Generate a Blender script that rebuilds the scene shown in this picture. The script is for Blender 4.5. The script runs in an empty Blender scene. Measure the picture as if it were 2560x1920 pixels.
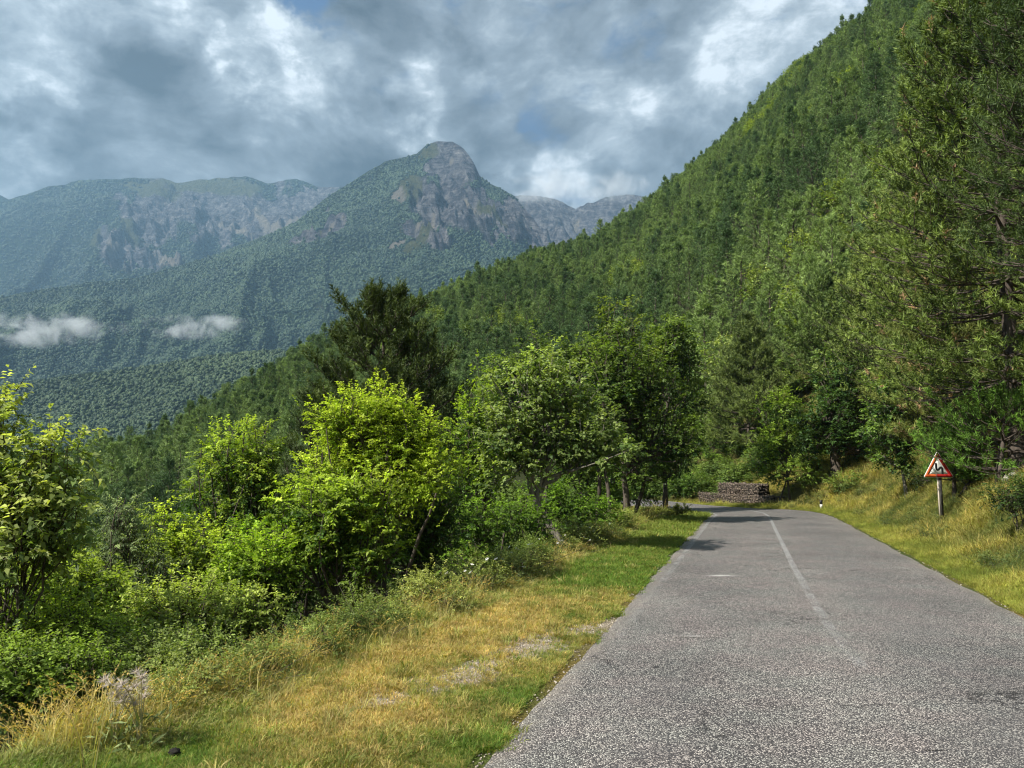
import bpy, math, random
import numpy as np
from mathutils import Vector

rng = np.random.default_rng(11)
random.seed(11)
scene = bpy.context.scene
COL = scene.collection

# ------------------------------------------------------------------ camera
CAM_H = 1.7
FPX = 760.0
PITCH = math.radians(6.53)
cam_d = bpy.data.cameras.new("camera")
cam_d.lens = FPX / 1024 * 36.0
cam_d.sensor_width = 36.0
cam_d.clip_start = 0.1
cam_d.clip_end = 30000
cam = bpy.data.objects.new("camera", cam_d)
cam.location = (0, 0, CAM_H)
cam.rotation_euler = (math.pi / 2 + PITCH, 0, 0)
COL.objects.link(cam)
scene.camera = cam

# ------------------------------------------------------------------ light
SUN = Vector((-0.86, -0.50, 1.02)).normalized()
SUN_EL = math.asin(SUN.z)
SUN_AZ = math.atan2(SUN.x, SUN.y)
sl = bpy.data.lights.new("sun", 'SUN')
sl.energy = 4.9
sl.angle = math.radians(0.6)
sl.color = (1.0, 0.965, 0.88)
so = bpy.data.objects.new("sun", sl)
so.rotation_euler = SUN.to_track_quat('Z', 'Y').to_euler()
so.location = (-30, -10, 40)
COL.objects.link(so)

scene.view_settings.view_transform = 'Standard'
scene.view_settings.look = 'None'
scene.view_settings.exposure = 1.15
scene.view_settings.gamma = 1.0
scene.view_settings.use_curve_mapping = False
scene.cycles.use_denoising = True
scene.cycles.denoiser = 'OPENIMAGEDENOISE'
scene.cycles.denoising_input_passes = 'RGB_ALBEDO_NORMAL'
scene.cycles.denoising_prefilter = 'ACCURATE'
scene.cycles.use_adaptive_sampling = False
scene.cycles.filter_width = 1.15
scene.cycles.max_bounces = 6
scene.cycles.diffuse_bounces = 3
scene.cycles.glossy_bounces = 2
scene.cycles.transmission_bounces = 3
scene.cycles.volume_bounces = 1
scene.cycles.transparent_max_bounces = 6


def ray(px, py):
    b = (384 - py) / FPX
    a = (px - 512) / FPX
    return np.array([a, math.cos(PITCH) - b * math.sin(PITCH), math.sin(PITCH) + b * math.cos(PITCH)])


def W(px, py, y):
    """point of the place that lies y metres ahead"""
    r = ray(px, py)
    s = y / r[1]
    return np.array([r[0] * s, y, CAM_H + r[2] * s])


def project(P):
    P = np.asarray(P, float)
    x = P[..., 0]; y = P[..., 1]; z = P[..., 2] - CAM_H
    d = y * math.cos(PITCH) + z * math.sin(PITCH)
    u = -y * math.sin(PITCH) + z * math.cos(PITCH)
    d = np.where(np.abs(d) < 1e-3, 1e-3, d)
    return 512 + FPX * x / d, 384 - FPX * u / d, d


# ------------------------------------------------------------------ node helper
class NT:
    def __init__(s, tree):
        s.t = tree; s.n = tree.nodes; s.l = tree.links

    def node(s, typ, **kw):
        nd = s.n.new(typ)
        for k, v in kw.items():
            setattr(nd, k, v)
        return nd

    def put(s, sock, v):
        if v is None:
            return
        if isinstance(v, bpy.types.NodeSocket):
            s.l.new(v, sock)
        else:
            if isinstance(v, (tuple, list)) and len(v) == 3 and sock.type == 'RGBA':
                v = (*v, 1)
            sock.default_value = v

    def math(s, op, a, b=None, c=None, clamp=False):
        nd = s.node('ShaderNodeMath', operation=op, use_clamp=clamp)
        s.put(nd.inputs[0], a); s.put(nd.inputs[1], b); s.put(nd.inputs[2], c)
        return nd.outputs[0]

    def vmath(s, op, a, b=None, scale=None):
        nd = s.node('ShaderNodeVectorMath', operation=op)
        s.put(nd.inputs[0], a)
        if b is not None: s.put(nd.inputs[1], b)
        if scale is not None: s.put(nd.inputs['Scale'], scale)
        return nd.outputs['Value'] if op in ('DOT_PRODUCT', 'LENGTH') else nd.outputs[0]

    def mix(s, f, a, b, blend='MIX'):
        nd = s.node('ShaderNodeMix', data_type='RGBA', blend_type=blend)
        s.put(nd.inputs[0], f); s.put(nd.inputs[6], a); s.put(nd.inputs[7], b)
        return nd.outputs[2]

    def noise(s, vec, scale, detail=4, rough=0.5, dist=0.0, out=0):
        nd = s.node('ShaderNodeTexNoise')
        s.put(nd.inputs['Vector'], vec)
        nd.inputs['Scale'].default_value = scale
        nd.inputs['Detail'].default_value = detail
        nd.inputs['Roughness'].default_value = rough
        nd.inputs['Distortion'].default_value = dist
        return nd.outputs[out]

    def voro(s, vec, scale, feature='F1', out='Distance'):
        nd = s.node('ShaderNodeTexVoronoi', feature=feature)
        s.put(nd.inputs['Vector'], vec)
        nd.inputs['Scale'].default_value = scale
        return nd.outputs[out]

    def ss(s, v, a, b, c=0.0, d=1.0):
        nd = s.node('ShaderNodeMapRange', interpolation_type='SMOOTHSTEP')
        s.put(nd.inputs[0], v)
        for i, q in enumerate((a, b, c, d)):
            nd.inputs[1 + i].default_value = q
        return nd.outputs[0]

    def lin(s, v, a, b, c=0.0, d=1.0):
        nd = s.node('ShaderNodeMapRange', interpolation_type='LINEAR')
        s.put(nd.inputs[0], v)
        for i, q in enumerate((a, b, c, d)):
            nd.inputs[1 + i].default_value = q
        return nd.outputs[0]

    def ramp(s, v, stops):
        nd = s.node('ShaderNodeValToRGB')
        cr = nd.color_ramp
        while len(cr.elements) < len(stops):
            cr.elements.new(0.5)
        for e, (p, c) in zip(cr.elements, stops):
            e.position = p; e.color = (*c, 1) if len(c) == 3 else c
        s.put(nd.inputs[0], v)
        return nd.outputs[0]

    def attr(s, name, typ='GEOMETRY', out='Color'):
        nd = s.node('ShaderNodeAttribute', attribute_name=name, attribute_type=typ)
        return nd.outputs[out]

    def bump(s, h, dist, strength=1.0):
        nd = s.node('ShaderNodeBump')
        nd.inputs['Strength'].default_value = strength
        nd.inputs['Distance'].default_value = dist
        s.put(nd.inputs['Height'], h)
        return nd.outputs[0]


def new_mat(name):
    m = bpy.data.materials.new(name)
    m.use_nodes = True
    m.node_tree.nodes.clear()
    t = NT(m.node_tree)
    out = t.node('ShaderNodeOutputMaterial')
    return m, t, out


def principled(t, out, col, rough=0.8, normal=None, spec=0.3, metal=0.0):
    p = t.node('ShaderNodeBsdfPrincipled')
    t.put(p.inputs['Base Color'], col)
    t.put(p.inputs['Roughness'], rough)
    p.inputs['Specular IOR Level'].default_value = spec
    p.inputs['Metallic'].default_value = metal
    if normal is not None:
        t.put(p.inputs['Normal'], normal)
    t.l.new(p.outputs[0], out.inputs['Surface'])
    return p


# ------------------------------------------------------------------ sky
world = bpy.data.worlds.new("World")
scene.world = world
world.use_nodes = True
wt = NT(world.node_tree)
world.node_tree.nodes.clear()
wo = wt.node('ShaderNodeOutputWorld')
bg = wt.node('ShaderNodeBackground')
sky = wt.node('ShaderNodeTexSky', sky_type='NISHITA')
sky.sun_disc = False
sky.sun_elevation = SUN_EL
sky.sun_rotation = SUN_AZ
sky.altitude = 900
SKY_STRENGTH = 0.10
tc = wt.node('ShaderNodeTexCoord')
d = wt.vmath('NORMALIZE', tc.outputs['Generated'])
# flatten the cloud cells a little towards the horizon
dm = wt.node('ShaderNodeMapping')
wt.put(dm.inputs['Vector'], d)
dm.inputs['Scale'].default_value = (1.0, 1.0, 1.75)
dm.inputs['Rotation'].default_value = (0, math.radians(-9), 0)
dm.inputs['Location'].default_value = (3.1, 1.7, 0.4)
dv = dm.outputs[0]
warp = wt.noise(dv, 3.2, 4, 0.55, out=1)
wv = wt.vmath('SUBTRACT', warp, (0.5, 0.5, 0.5))
wv = wt.vmath('SCALE', wv, scale=0.13)
dw = wt.vmath('ADD', dv, wv)
n_big = wt.noise(dw, 2.6, 7, 0.55)
n_mid = wt.noise(dw, 6.0, 9, 0.60, 0.0)
n_wisp = wt.noise(dw, 11.0, 7, 0.64, 0.15)
n_fine = wt.noise(dw, 15.0, 8, 0.62, 0.0)


def spot(px, py, rad, amp, inner=0.2):
    r = ray(px, py); r = r / np.linalg.norm(r)
    dt = wt.vmath('DOT_PRODUCT', d2, tuple(r))
    return wt.ss(dt, math.cos(math.atan(rad / FPX)), math.cos(math.atan(rad * inner / FPX)), 0, amp)


d2 = wt.vmath('NORMALIZE', wt.vmath('ADD', d, wt.vmath('SCALE', wt.vmath('SUBTRACT', wt.noise(d, 5.0, 6, 0.6, out=1), (0.5, 0.5, 0.5)), scale=0.28)))


def total(items):
    v = None
    for i in items:
        v = i if v is None else wt.math('ADD', v, i)
    return v


cover = total([n_big, spot(140, 80, 190, 0.34), spot(330, 170, 260, 0.30), spot(560, 190, 200, 0.16), spot(760, 120, 240, 0.12),
               spot(60, 200, 160, 0.25), spot(430, 120, 60, 0.1), spot(640, 60, 120, 0.08),
               spot(285, 2, 50, -0.34), spot(320, 12, 50, -0.20), spot(380, 52, 46, -0.12), spot(430, 80, 46, -0.14), spot(400, 20, 70, 0.22), spot(500, 60, 70, 0.10), spot(490, 105, 50, -0.20), spot(590, 122, 52, -0.34), spot(650, 75, 50, -0.22), spot(700, 140, 60, 0.2),
               spot(10, 118, 40, -0.06)])
cover = wt.math('ADD', cover, wt.math('MULTIPLY', wt.math('SUBTRACT', n_wisp, 0.5), 0.95))
mask = wt.ss(cover, 0.22, 0.58)
shade = total([wt.math('MULTIPLY', n_mid, 1.75), wt.math('MULTIPLY', n_big, 0.7), wt.math('MULTIPLY', n_fine, 0.6), wt.math("ADD", 0.0, -0.87),
               spot(140, 80, 120, -0.18), spot(150, 120, 60, -0.12), spot(110, 60, 40, -0.08), spot(230, 130, 90, -0.06), spot(420, 190, 160, -0.10), spot(250, 70, 60, 0.06), spot(330, 175, 110, -0.10), spot(60, 125, 70, -0.14), spot(170, 160, 170, -0.06),
               spot(45, 45, 70, 0.24), spot(180, 8, 60, 0.24), spot(235, 35, 50, 0.16), spot(262, 78, 32, 0.18), spot(85, 20, 50, 0.12), spot(22, 150, 38, 0.22), spot(300, 100, 60, 0.16), spot(30, 95, 60, 0.2),
               spot(440, 110, 55, 0.22), spot(400, 98, 40, 0.2), spot(520, 130, 40, 0.16), spot(700, 100, 180, 0.04), spot(580, 172, 40, 0.24), spot(540, 150, 110, -0.02), spot(820, 40, 140, 0.16), spot(20, 113, 28, -0.2), spot(690, 85, 55, -0.12)])
ccol = wt.ramp(shade, [(0.22, (0.034, 0.040, 0.046)), (0.46, (0.088, 0.102, 0.115)), (0.66, (0.150, 0.175, 0.198)), (0.84, (0.26, 0.295, 0.322)), (1.0, (0.46, 0.50, 0.53))])
skyc = wt.vmath('SCALE', sky.outputs[0], scale=SKY_STRENGTH)
skyc = wt.mix(0.75, skyc, (0.022, 0.055, 0.125))
final = wt.mix(mask, skyc, ccol)
wt.put(bg.inputs[0], final)
bg.inputs[1].default_value = 1.0
wt.l.new(bg.outputs[0], wo.inputs[0])


# ------------------------------------------------------------------ numpy noise
def _hash(ix, iy, seed):
    h = (ix.astype(np.int64) * 374761393 + iy.astype(np.int64) * 668265263 + seed * 1442695041) & 0xffffffff
    h = ((h ^ (h >> 13)) * 1274126177) & 0xffffffff
    h = (h ^ (h >> 16)) & 0xffffffff
    return h / 4294967295.0


def vnoise(x, y, seed=0):
    x = np.asarray(x, float); y = np.asarray(y, float)
    ix = np.floor(x); iy = np.floor(y)
    fx = x - ix; fy = y - iy
    fx = fx * fx * (3 - 2 * fx); fy = fy * fy * (3 - 2 * fy)
    a = _hash(ix, iy, seed); b = _hash(ix + 1, iy, seed); c = _hash(ix, iy + 1, seed); e = _hash(ix + 1, iy + 1, seed)
    return (a * (1 - fx) + b * fx) * (1 - fy) + (c * (1 - fx) + e * fx) * fy


def fbm(x, y, seed=0, octv=4, g=0.5):
    s = 0; a = 1; t = 0
    for o in range(octv):
        s = s + a * (vnoise(x * 2 ** o + 17.3 * o, y * 2 ** o - 9.1 * o, seed + o) - 0.5)
        t += a; a *= g
    return s / t * 2


def ridged(x, y, seed=0, octv=4, g=0.5):
    s = 0; a = 1; t = 0
    for o in range(octv):
        n = 1 - np.abs(2 * vnoise(x * 2 ** o + 5.7 * o, y * 2 ** o + 3.3 * o, seed + o) - 1)
        s = s + a * n * n
        t += a; a *= g
    return s / t


def sstep(v, a, b):
    t = np.clip((v - a) / (b - a), 0, 1)
    return t * t * (3 - 2 * t)


def nrm(v):
    return v / np.maximum(np.linalg.norm(v, axis=-1, keepdims=True), 1e-9)


# ------------------------------------------------------------------ mesh builder
class MB:
    def __init__(s):
        s.v = []; s.t = []; s.q = []; s.tm = []; s.qm = []; s.c = []; s.n = 0

    def add(s, v, f, mat=0, col=(1, 1, 1)):
        v = np.asarray(v, np.float32).reshape(-1, 3)
        f = np.asarray(f, np.int64)
        if f.shape[1] == 3:
            s.t.append(f + s.n); s.tm.append(np.full(len(f), mat))
        else:
            s.q.append(f + s.n); s.qm.append(np.full(len(f), mat))
        c = np.asarray(col, np.float32)
        if c.ndim == 1:
            c = np.tile(c, (len(v), 1))
        s.c.append(c)
        s.v.append(v); s.n += len(v)
        return s

    def mesh(s, name, mats, smooth=False):
        me = bpy.data.meshes.new(name)
        v = np.concatenate(s.v)
        t = np.concatenate(s.t) if s.t else np.zeros((0, 3), np.int64)
        q = np.concatenate(s.q) if s.q else np.zeros((0, 4), np.int64)
        me.vertices.add(len(v)); me.vertices.foreach_set('co', v.ravel())
        li = np.concatenate([t.ravel(), q.ravel()]).astype(np.int32)
        me.loops.add(len(li)); me.loops.foreach_set('vertex_index', li)
        st = np.concatenate([np.arange(len(t)) * 3, len(t) * 3 + np.arange(len(q)) * 4]).astype(np.int32)
        me.polygons.add(len(st)); me.polygons.foreach_set('loop_start', st)
        mi = np.concatenate([*(s.tm or [np.zeros(0)]), *(s.qm or [np.zeros(0)])]).astype(np.int32)
        me.polygons.foreach_set('material_index', mi)
        if smooth:
            me.polygons.foreach_set('use_smooth', np.ones(len(st), bool))
        me.update(calc_edges=True)
        a = me.attributes.new('col', 'FLOAT_COLOR', 'POINT')
        c = np.concatenate(s.c)
        a.data.foreach_set('color', np.concatenate([c, np.ones((len(c), 1), np.float32)], 1).astype(np.float32).ravel())
        for m in mats:
            me.materials.append(m)
        return me

    def obj(s, name, mats, parent=None, smooth=False, link=True, **props):
        if not isinstance(mats, (list, tuple)): mats = [mats]
        o = bpy.data.objects.new(name, s.mesh(name, mats, smooth))
        if link: COL.objects.link(o)
        if parent is not None: o.parent = parent
        for k, v in props.items(): o[k] = v
        return o


def thing(name, label, cat, loc, group=None, rotz=0):
    o = bpy.data.objects.new(name, None)
    o.empty_display_size = 0.2
    COL.objects.link(o)
    o.location = tuple(float(c) for c in loc); o.rotation_euler = (0, 0, rotz)
    o['label'] = label; o['category'] = cat
    if group: o['group'] = group
    return o


def tubes(mb, paths, radii, n=5, mat=0, col=(1, 1, 1)):
    """paths (M,k,3), radii (M,k)"""
    paths = np.asarray(paths, float); radii = np.asarray(radii, float)
    if paths.ndim == 2: paths = paths[None]
    radii = radii.reshape(len(paths), -1)
    M, k, _ = paths.shape
    tan = nrm(np.gradient(paths, axis=1))
    up = np.tile(np.array([0.13, 0.31, 0.94]), (M, k, 1))
    main = nrm(paths[:, -1] - paths[:, 0])
    alt = np.abs(main[:, 2]) > 0.8
    up[alt] = np.array([0.9, 0.3, 0.1])
    s1 = nrm(np.cross(tan, up)); s2 = np.cross(tan, s1)
    an = np.arange(n) / n * 2 * math.pi
    ring = s1[:, :, None] * np.cos(an)[None, None, :, None] + s2[:, :, None] * np.sin(an)[None, None, :, None]
    v = paths[:, :, None] + ring * radii[:, :, None, None]
    base = np.arange(M)[:, None, None] * (k * n)
    i = np.arange(k - 1)[None, :, None] * n
    j = np.arange(n)[None, None, :]
    j2 = (j + 1) % n
    a = base + i + j; b = base + i + j2; c = base + i + n + j2; e = base + i + n + j
    f = np.stack([a, b, c, e], -1).reshape(-1, 4)
    mb.add(v.reshape(-1, 3), f, mat, col)


def box(mb, c, s, mat=0, col=(1, 1, 1), R=None):
    v = np.array([[x, y, z] for x in (-.5, .5) for y in (-.5, .5) for z in (-.5, .5)]) * np.array(s)
    if R is not None: v = v @ np.asarray(R).T
    v = v + np.array(c)
    f = [[0, 1, 3, 2], [4, 6, 7, 5], [0, 4, 5, 1], [2, 3, 7, 6], [0, 2, 6, 4], [1, 5, 7, 3]]
    mb.add(v, f, mat, col)


def leaves(mb, pos, dr, nm, L, Wd, col, mat=0, droop=0.25, fold=0.12):
    dr = nrm(dr); sd = nrm(np.cross(dr, nm)); nm = np.cross(sd, dr)
    L = np.asarray(L)[..., None] if np.ndim(L) else L
    Wd = np.asarray(Wd)[..., None] if np.ndim(Wd) else Wd
    mid = pos + dr * L * 0.45 - nm * L * fold
    tip = pos + dr * L; tip = tip - np.array([0, 0, 1.0]) * L * droop
    v = np.stack([pos, mid + sd * Wd * 0.5 + nm * L * fold, tip, mid - sd * Wd * 0.5 + nm * L * fold], 1)
    n = len(pos)
    f = np.arange(n * 4).reshape(n, 4)
    mb.add(v.reshape(-1, 3), f, mat, np.repeat(col, 4, 0))


def needles(mb, pos, dr, L, w, col, mat=0):
    side = nrm(np.cross(dr, rng.normal(size=dr.shape)))
    L = np.asarray(L)[..., None] if np.ndim(L) else L
    v = np.stack([pos - side * w * 0.5, pos + side * w * 0.5, pos + dr * L], 1)
    n = len(pos)
    mb.add(v.reshape(-1, 3), np.arange(n * 3).reshape(n, 3), mat, np.repeat(col, 3, 0))


def rand_dir(n, zmin=-1.0):
    z = rng.uniform(zmin, 1, n); a = rng.uniform(0, 2 * math.pi, n)
    r = np.sqrt(1 - z * z)
    return np.stack([r * np.cos(a), r * np.sin(a), z], 1)


# ------------------------------------------------------------------ materials
def foliage_mat(name, trans=0.35, rough=0.55, tinted=False, spec=0.25, noise_amt=0.25, sat=1.0):
    m, t, out = new_mat(name)
    c = t.attr('col')
    if tinted:
        c = t.mix(1.0, c, t.attr('tint', 'INSTANCER'), 'MULTIPLY')
    geo = t.node('ShaderNodeNewGeometry')
    nz = t.noise(geo.outputs['Position'], 3.1, 2, 0.6)
    c = t.mix(1.0, c, t.ramp(nz, [(0.3, (1 - noise_amt, 1 - noise_amt, 1 - noise_amt)), (0.7, (1 + noise_amt,) * 3)]), 'MULTIPLY')
    p = t.node('ShaderNodeBsdfPrincipled')
    t.put(p.inputs['Base Color'], c)
    p.inputs['Roughness'].default_value = rough
    p.inputs['Specular IOR Level'].default_value = spec
    tr = t.node('ShaderNodeBsdfTranslucent')
    tcol = t.mix(1.0, c, (1.25, 1.35, 0.45), 'MULTIPLY')
    t.put(tr.inputs['Color'], tcol)
    mx = t.node('ShaderNodeMixShader')
    mx.inputs[0].default_value = trans
    t.l.new(p.outputs[0], mx.inputs[1]); t.l.new(tr.outputs[0], mx.inputs[2])
    t.l.new(mx.outputs[0], out.inputs['Surface'])
    return m


M_leaf = foliage_mat("leaf", 0.42)
M_needle = foliage_mat("needle", 0.18, 0.6)
M_leaf_t = foliage_mat("leaf_tinted", 0.30, tinted=True)
M_needle_t = foliage_mat("needle_tinted", 0.15, tinted=True)
M_grass_t = foliage_mat("grass_blade", 0.35, 0.65, tinted=True, spec=0.15)
M_crown_far = None


def bark_mat(name, a, b, scale=9.0):
    m, t, out = new_mat(name)
    geo = t.node('ShaderNodeNewGeometry')
    mp = t.node('ShaderNodeMapping'); t.put(mp.inputs[0], geo.outputs['Position'])
    mp.inputs['Scale'].default_value = (1, 1, 0.28)
    n = t.noise(mp.outputs[0], scale, 6, 0.65, 0.4)
    v = t.voro(mp.outputs[0], scale * 1.6)
    h = t.math('ADD', n, t.math('MULTIPLY', v, 0.6))
    c = t.ramp(h, [(0.35, a), (0.95, b)])
    principled(t, out, c, 0.9, t.bump(h, 0.03, 0.9), 0.15)
    return m


M_bark = bark_mat("bark", (0.022, 0.017, 0.012), (0.10, 0.082, 0.064))
M_bark_pine = bark_mat("pine_bark", (0.018, 0.014, 0.011), (0.10, 0.080, 0.065), 6)
M_bark_grey = bark_mat("grey_bark", (0.05, 0.045, 0.036), (0.24, 0.215, 0.175), 7)


# ------------------------------------------------------------------ terrain shape
Ly = np.array([-8, 5.8, 14.5, 22, 26, 28.2, 29.6, 31, 32.6, 35, 38, 42, 47, 53, 60, 68, 80.])
Lx = np.array([-4.15, .08, 2.77, 5.09, 6.33, 7.05, 7.55, 7.75, 7.45, 6.7, 5.9, 5.1, 3.9, 1.9, -1.3, -6, -14.])
Ry = np.array([-8, 8.8, 18.35, 27, 30, 32.4, 33.8, 34.8, 36.4, 39, 42, 46, 52, 60, 70, 80.])
Rx = np.array([0.73, 5.93, 8.87, 11.54, 12.35, 12.7, 12.4, 11.3, 10.4, 9.7, 9.15, 8.4, 7.0, 4.3, -2., -10.])


def Lf(y): return np.interp(y, Ly, Lx)
def Rf(y): return np.interp(y, Ry, Rx)


VY = [0, 3.5, 4.5, 7.3, 10, 14.5, 22, 30, 40, 60]
VV = [3.2, 2.75, 2.25, 2.1, 1.85, 1.85, 1.75, 1.55, 1.5, 3.0]

RIDGE = [(-140, 470), (0, 447), (79, 430), (162, 409), (231, 373), (296, 339), (324, 327), (403, 296), (454, 277), (486, 263), (532, 247), (588, 235),
         (634, 208), (694, 166), (741, 127), (796, 73), (833, 50), (880, 25), (917, 4), (1000, -60), (1100, -130), (1300, -200)]
rq = []; rs = []
for px, py in RIDGE:
    r = ray(px, py); rq.append(r[0] / r[1]); rs.append(r[2] / r[1])
rq = np.array(rq); rs = np.array(rs)
YR = lambda q: np.interp(q, [-1.2, -.57, -.28, -.05, .1, .3, .53, .8, 1.5], [95, 125, 185, 240, 300, 360, 420, 440, 380])
YF = lambda q: np.interp(q, [-1.2, -.57, -.3, 0, .15, .3, .5, 1.0], [36, 40, 45, 55, 58, 46, 40, 34])
ZF = lambda q: np.interp(q, [-1.2, -.57, -.3, 0, .12, .2, .3, .5, 1.0], [-10, -9.5, -8.5, -5, -1.0, 1.0, 3.0, 7, 16])
TREE_H = 8.5


def height(x, y):
    x = np.asarray(x, float); y = np.asarray(y, float)
    x, y = np.broadcast_arrays(x, y)
    yy = np.clip(y, -8, 80)
    ul = Lf(yy) - x; ur = x - Rf(yy)
    v = np.interp(yy, VY, VV)
    # near ground
    fall = np.maximum(0, ul - v)
    left = -0.62 * fall * sstep(fall, 0, .8)
    left = np.maximum(left, -10 + 0.1 * left) + 0.05 * sstep(ul, 0.1, 0.8)
    off = np.interp(yy, [0, 33, 36, 44, 50], [0.75, 0.9, 2.2, 2.4, 3.0])
    up = np.maximum(0, ur - off)
    right = 0.56 * up * sstep(up, -0.4, 1.8) + 0.06 * sstep(ur, 0.1, 0.8)
    near = np.where(ul > 0, left, np.where(ur > 0, right, 0.0))
    bumpy = fbm(x * 0.55, y * 0.55, 3, 3) * 0.16 + fbm(x * 2.1, y * 2.1, 8, 2) * 0.035
    offroad = np.maximum(ul, ur)
    near = near + bumpy * sstep(up, 0.0, 1.5) + fbm(x * 0.8, y * 0.8, 5, 3) * 0.06 * sstep(ul, 0.5, 2.0)
    # hillside
    ys = np.maximum(y, 8.0)
    q = np.clip(x / ys, -1.2, 1.5)
    yf = YF(q); yr = YR(q); zf = ZF(q)
    zr = CAM_H + yr * np.interp(q, rq, rs) - TREE_H * np.interp(q, [-.6, 0, .5], [1.15, 1.0, 0.9])
    t = (ys - yf) / (yr - yf)
    tt = np.clip(t, -0.3, 1.0)
    hill = zf + (zr - zf) * (tt + 0.10 * np.sin(np.clip(tt, 0, 1) * math.pi) * np.clip(q, 0, 1))
    hn = fbm(x / 42., y / 42., 21, 3) * 5.5 * np.sin(np.clip(t, 0, 1) * math.pi)
    hill = hill + hn
    back = np.maximum(0, ys - yr)
    hill = hill - 0.35 * back - 0.0012 * np.minimum(back, 300) ** 2
    # beyond the valley mouth on the far left
    w = sstep(ys + 0.25 * np.abs(x), 38, 66)
    z = near * (1 - w) + hill * w
    # the road cuts level through
    fl = 1 - sstep(offroad, 0.3, 7.0) * 1.0
    fl = np.where(y < 82, fl, 0) * sstep(y, 36, 50)
    z = z * (1 - fl)
    z = np.maximum(z, -130 + 6 * fbm(x / 200., y / 200., 4, 3))
    return np.where(offroad <= 0.0, np.where(y < 70, 0.0, z), z)


def ground_z(x, y):
    return float(height(np.array([x]), np.array([y]))[0])


def grade(a, b, s0, g):
    out = [a]; s = s0
    while out[-1] < b:
        out.append(out[-1] + s); s *= g
    return out


xs = np.array(sorted(set([-v for v in grade(8, 4600, .16, 1.035)[1:]] + list(np.arange(-8, 20, .20)) + grade(20, 4600, .16, 1.035))))
ys_ = np.array([-900, -300, -100, -40, -20, -12] + list(np.arange(-8, 42, .22)) + grade(42, 4650, .18, 1.030))
GX, GY = np.meshgrid(xs, ys_)
GZ = height(GX, GY)
mb = MB()
ny, nx = GX.shape
idx = np.arange(nx * ny).reshape(ny, nx)
faces = np.stack([idx[:-1, :-1], idx[:-1, 1:], idx[1:, 1:], idx[1:, :-1]], -1).reshape(-1, 4)


def dryness(x, y):
    """1 = straw coloured lawn, 0 = fresh green"""
    yy = np.clip(y, -8, 80)
    ul = Lf(yy) - x
    n = fbm(x * 0.75, y * 0.55, 31, 4)
    n2 = fbm(x * 3.1, y * 2.2, 37, 3)
    dv = 0.42 + 0.95 * n + 0.42 * n2
    dv = dv + 0.38 * np.exp(-((y - 8.3) / 2.2) ** 2) * sstep(ul, 0.05, 0.9)
    dv = dv + 0.60 * np.exp(-(((y - 5.2) / 0.9) ** 2 + ((x + 1.35) / 0.85) ** 2))
    dv = dv - 0.75 * np.exp(-(((y - 4.75) / 0.8) ** 2 + ((x + 2.35) / 0.75) ** 2))
    dv = dv - 0.70 * sstep(y, 9.8, 11.5) * (1 - sstep(ul, 0.9, 1.9))
    dv = dv + 0.25 * sstep(ul, 1.3, 2.2) * sstep(y, 9, 12)
    return np.clip(dv, 0, 1)


def gravel(x, y):
    """pale worn track beside the road"""
    cx = -0.9 + (y - 5.7) * 0.62
    g = np.exp(-((x - cx) / (0.24 + 0.05 * np.abs(y - 7))) ** 2) * sstep(y, 5.2, 6.0) * (1 - sstep(y, 8.3, 9.3))
    g = g + 0.8 * np.exp(-(((y - 4.35) / 0.14) ** 2 + ((x + 0.85) / 0.22) ** 2))
    return np.clip(g * (1.45 + 1.9 * fbm(x * 3.5, y * 3.5, 91, 4)), 0, 1)


def ground_col(x, y):
    yy = np.clip(y, -8, 80)
    ul = Lf(yy) - x; ur = x - Rf(yy)
    dd = dryness(x, y)[..., None]
    green = np.array([0.060, 0.085, 0.018]); dry = np.array([0.23, 0.15, 0.048])
    c = green * (1 - dd) + dry * dd
    n = fbm(x * 1.3, y * 1.3, 51, 4)[..., None]
    bank = np.array([0.14, 0.125, 0.035]) * (1 + 0.5 * n)
    c = np.where((ur > 0)[..., None], bank, c)
    g = gravel(x, y)[..., None]
    c = c * (1 - g) + np.array([0.40, 0.33, 0.25]) * g
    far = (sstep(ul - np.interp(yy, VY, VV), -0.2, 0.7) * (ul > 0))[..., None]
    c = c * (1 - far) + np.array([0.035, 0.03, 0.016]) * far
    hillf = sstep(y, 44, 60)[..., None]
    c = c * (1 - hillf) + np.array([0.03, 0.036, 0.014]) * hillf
    return c


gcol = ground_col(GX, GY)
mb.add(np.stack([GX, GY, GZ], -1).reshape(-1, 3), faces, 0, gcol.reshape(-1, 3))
m, t, out = new_mat("ground_soil")
geo = t.node('ShaderNodeNewGeometry')
c = t.attr('col')
n1 = t.noise(geo.outputs['Position'], 26, 4, 0.7)
n2 = t.voro(geo.outputs['Position'], 55)
c = t.mix(1.0, c, t.ramp(n1, [(0.3, (0.55, 0.55, 0.55)), (0.7, (1.4, 1.4, 1.4))]), 'MULTIPLY')
c = t.mix(1.0, c, t.ramp(n2, [(0.0, (1.15, 1.15, 1.15)), (0.8, (0.6, 0.6, 0.6))]), 'MULTIPLY')
principled(t, out, c, 0.95, t.bump(t.math('SUBTRACT', n1, n2), 0.02, 0.8), 0.1)
ground = mb.obj("ground", m, smooth=True, kind="structure", label="grassy verge, bank and wooded valley ground")

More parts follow.
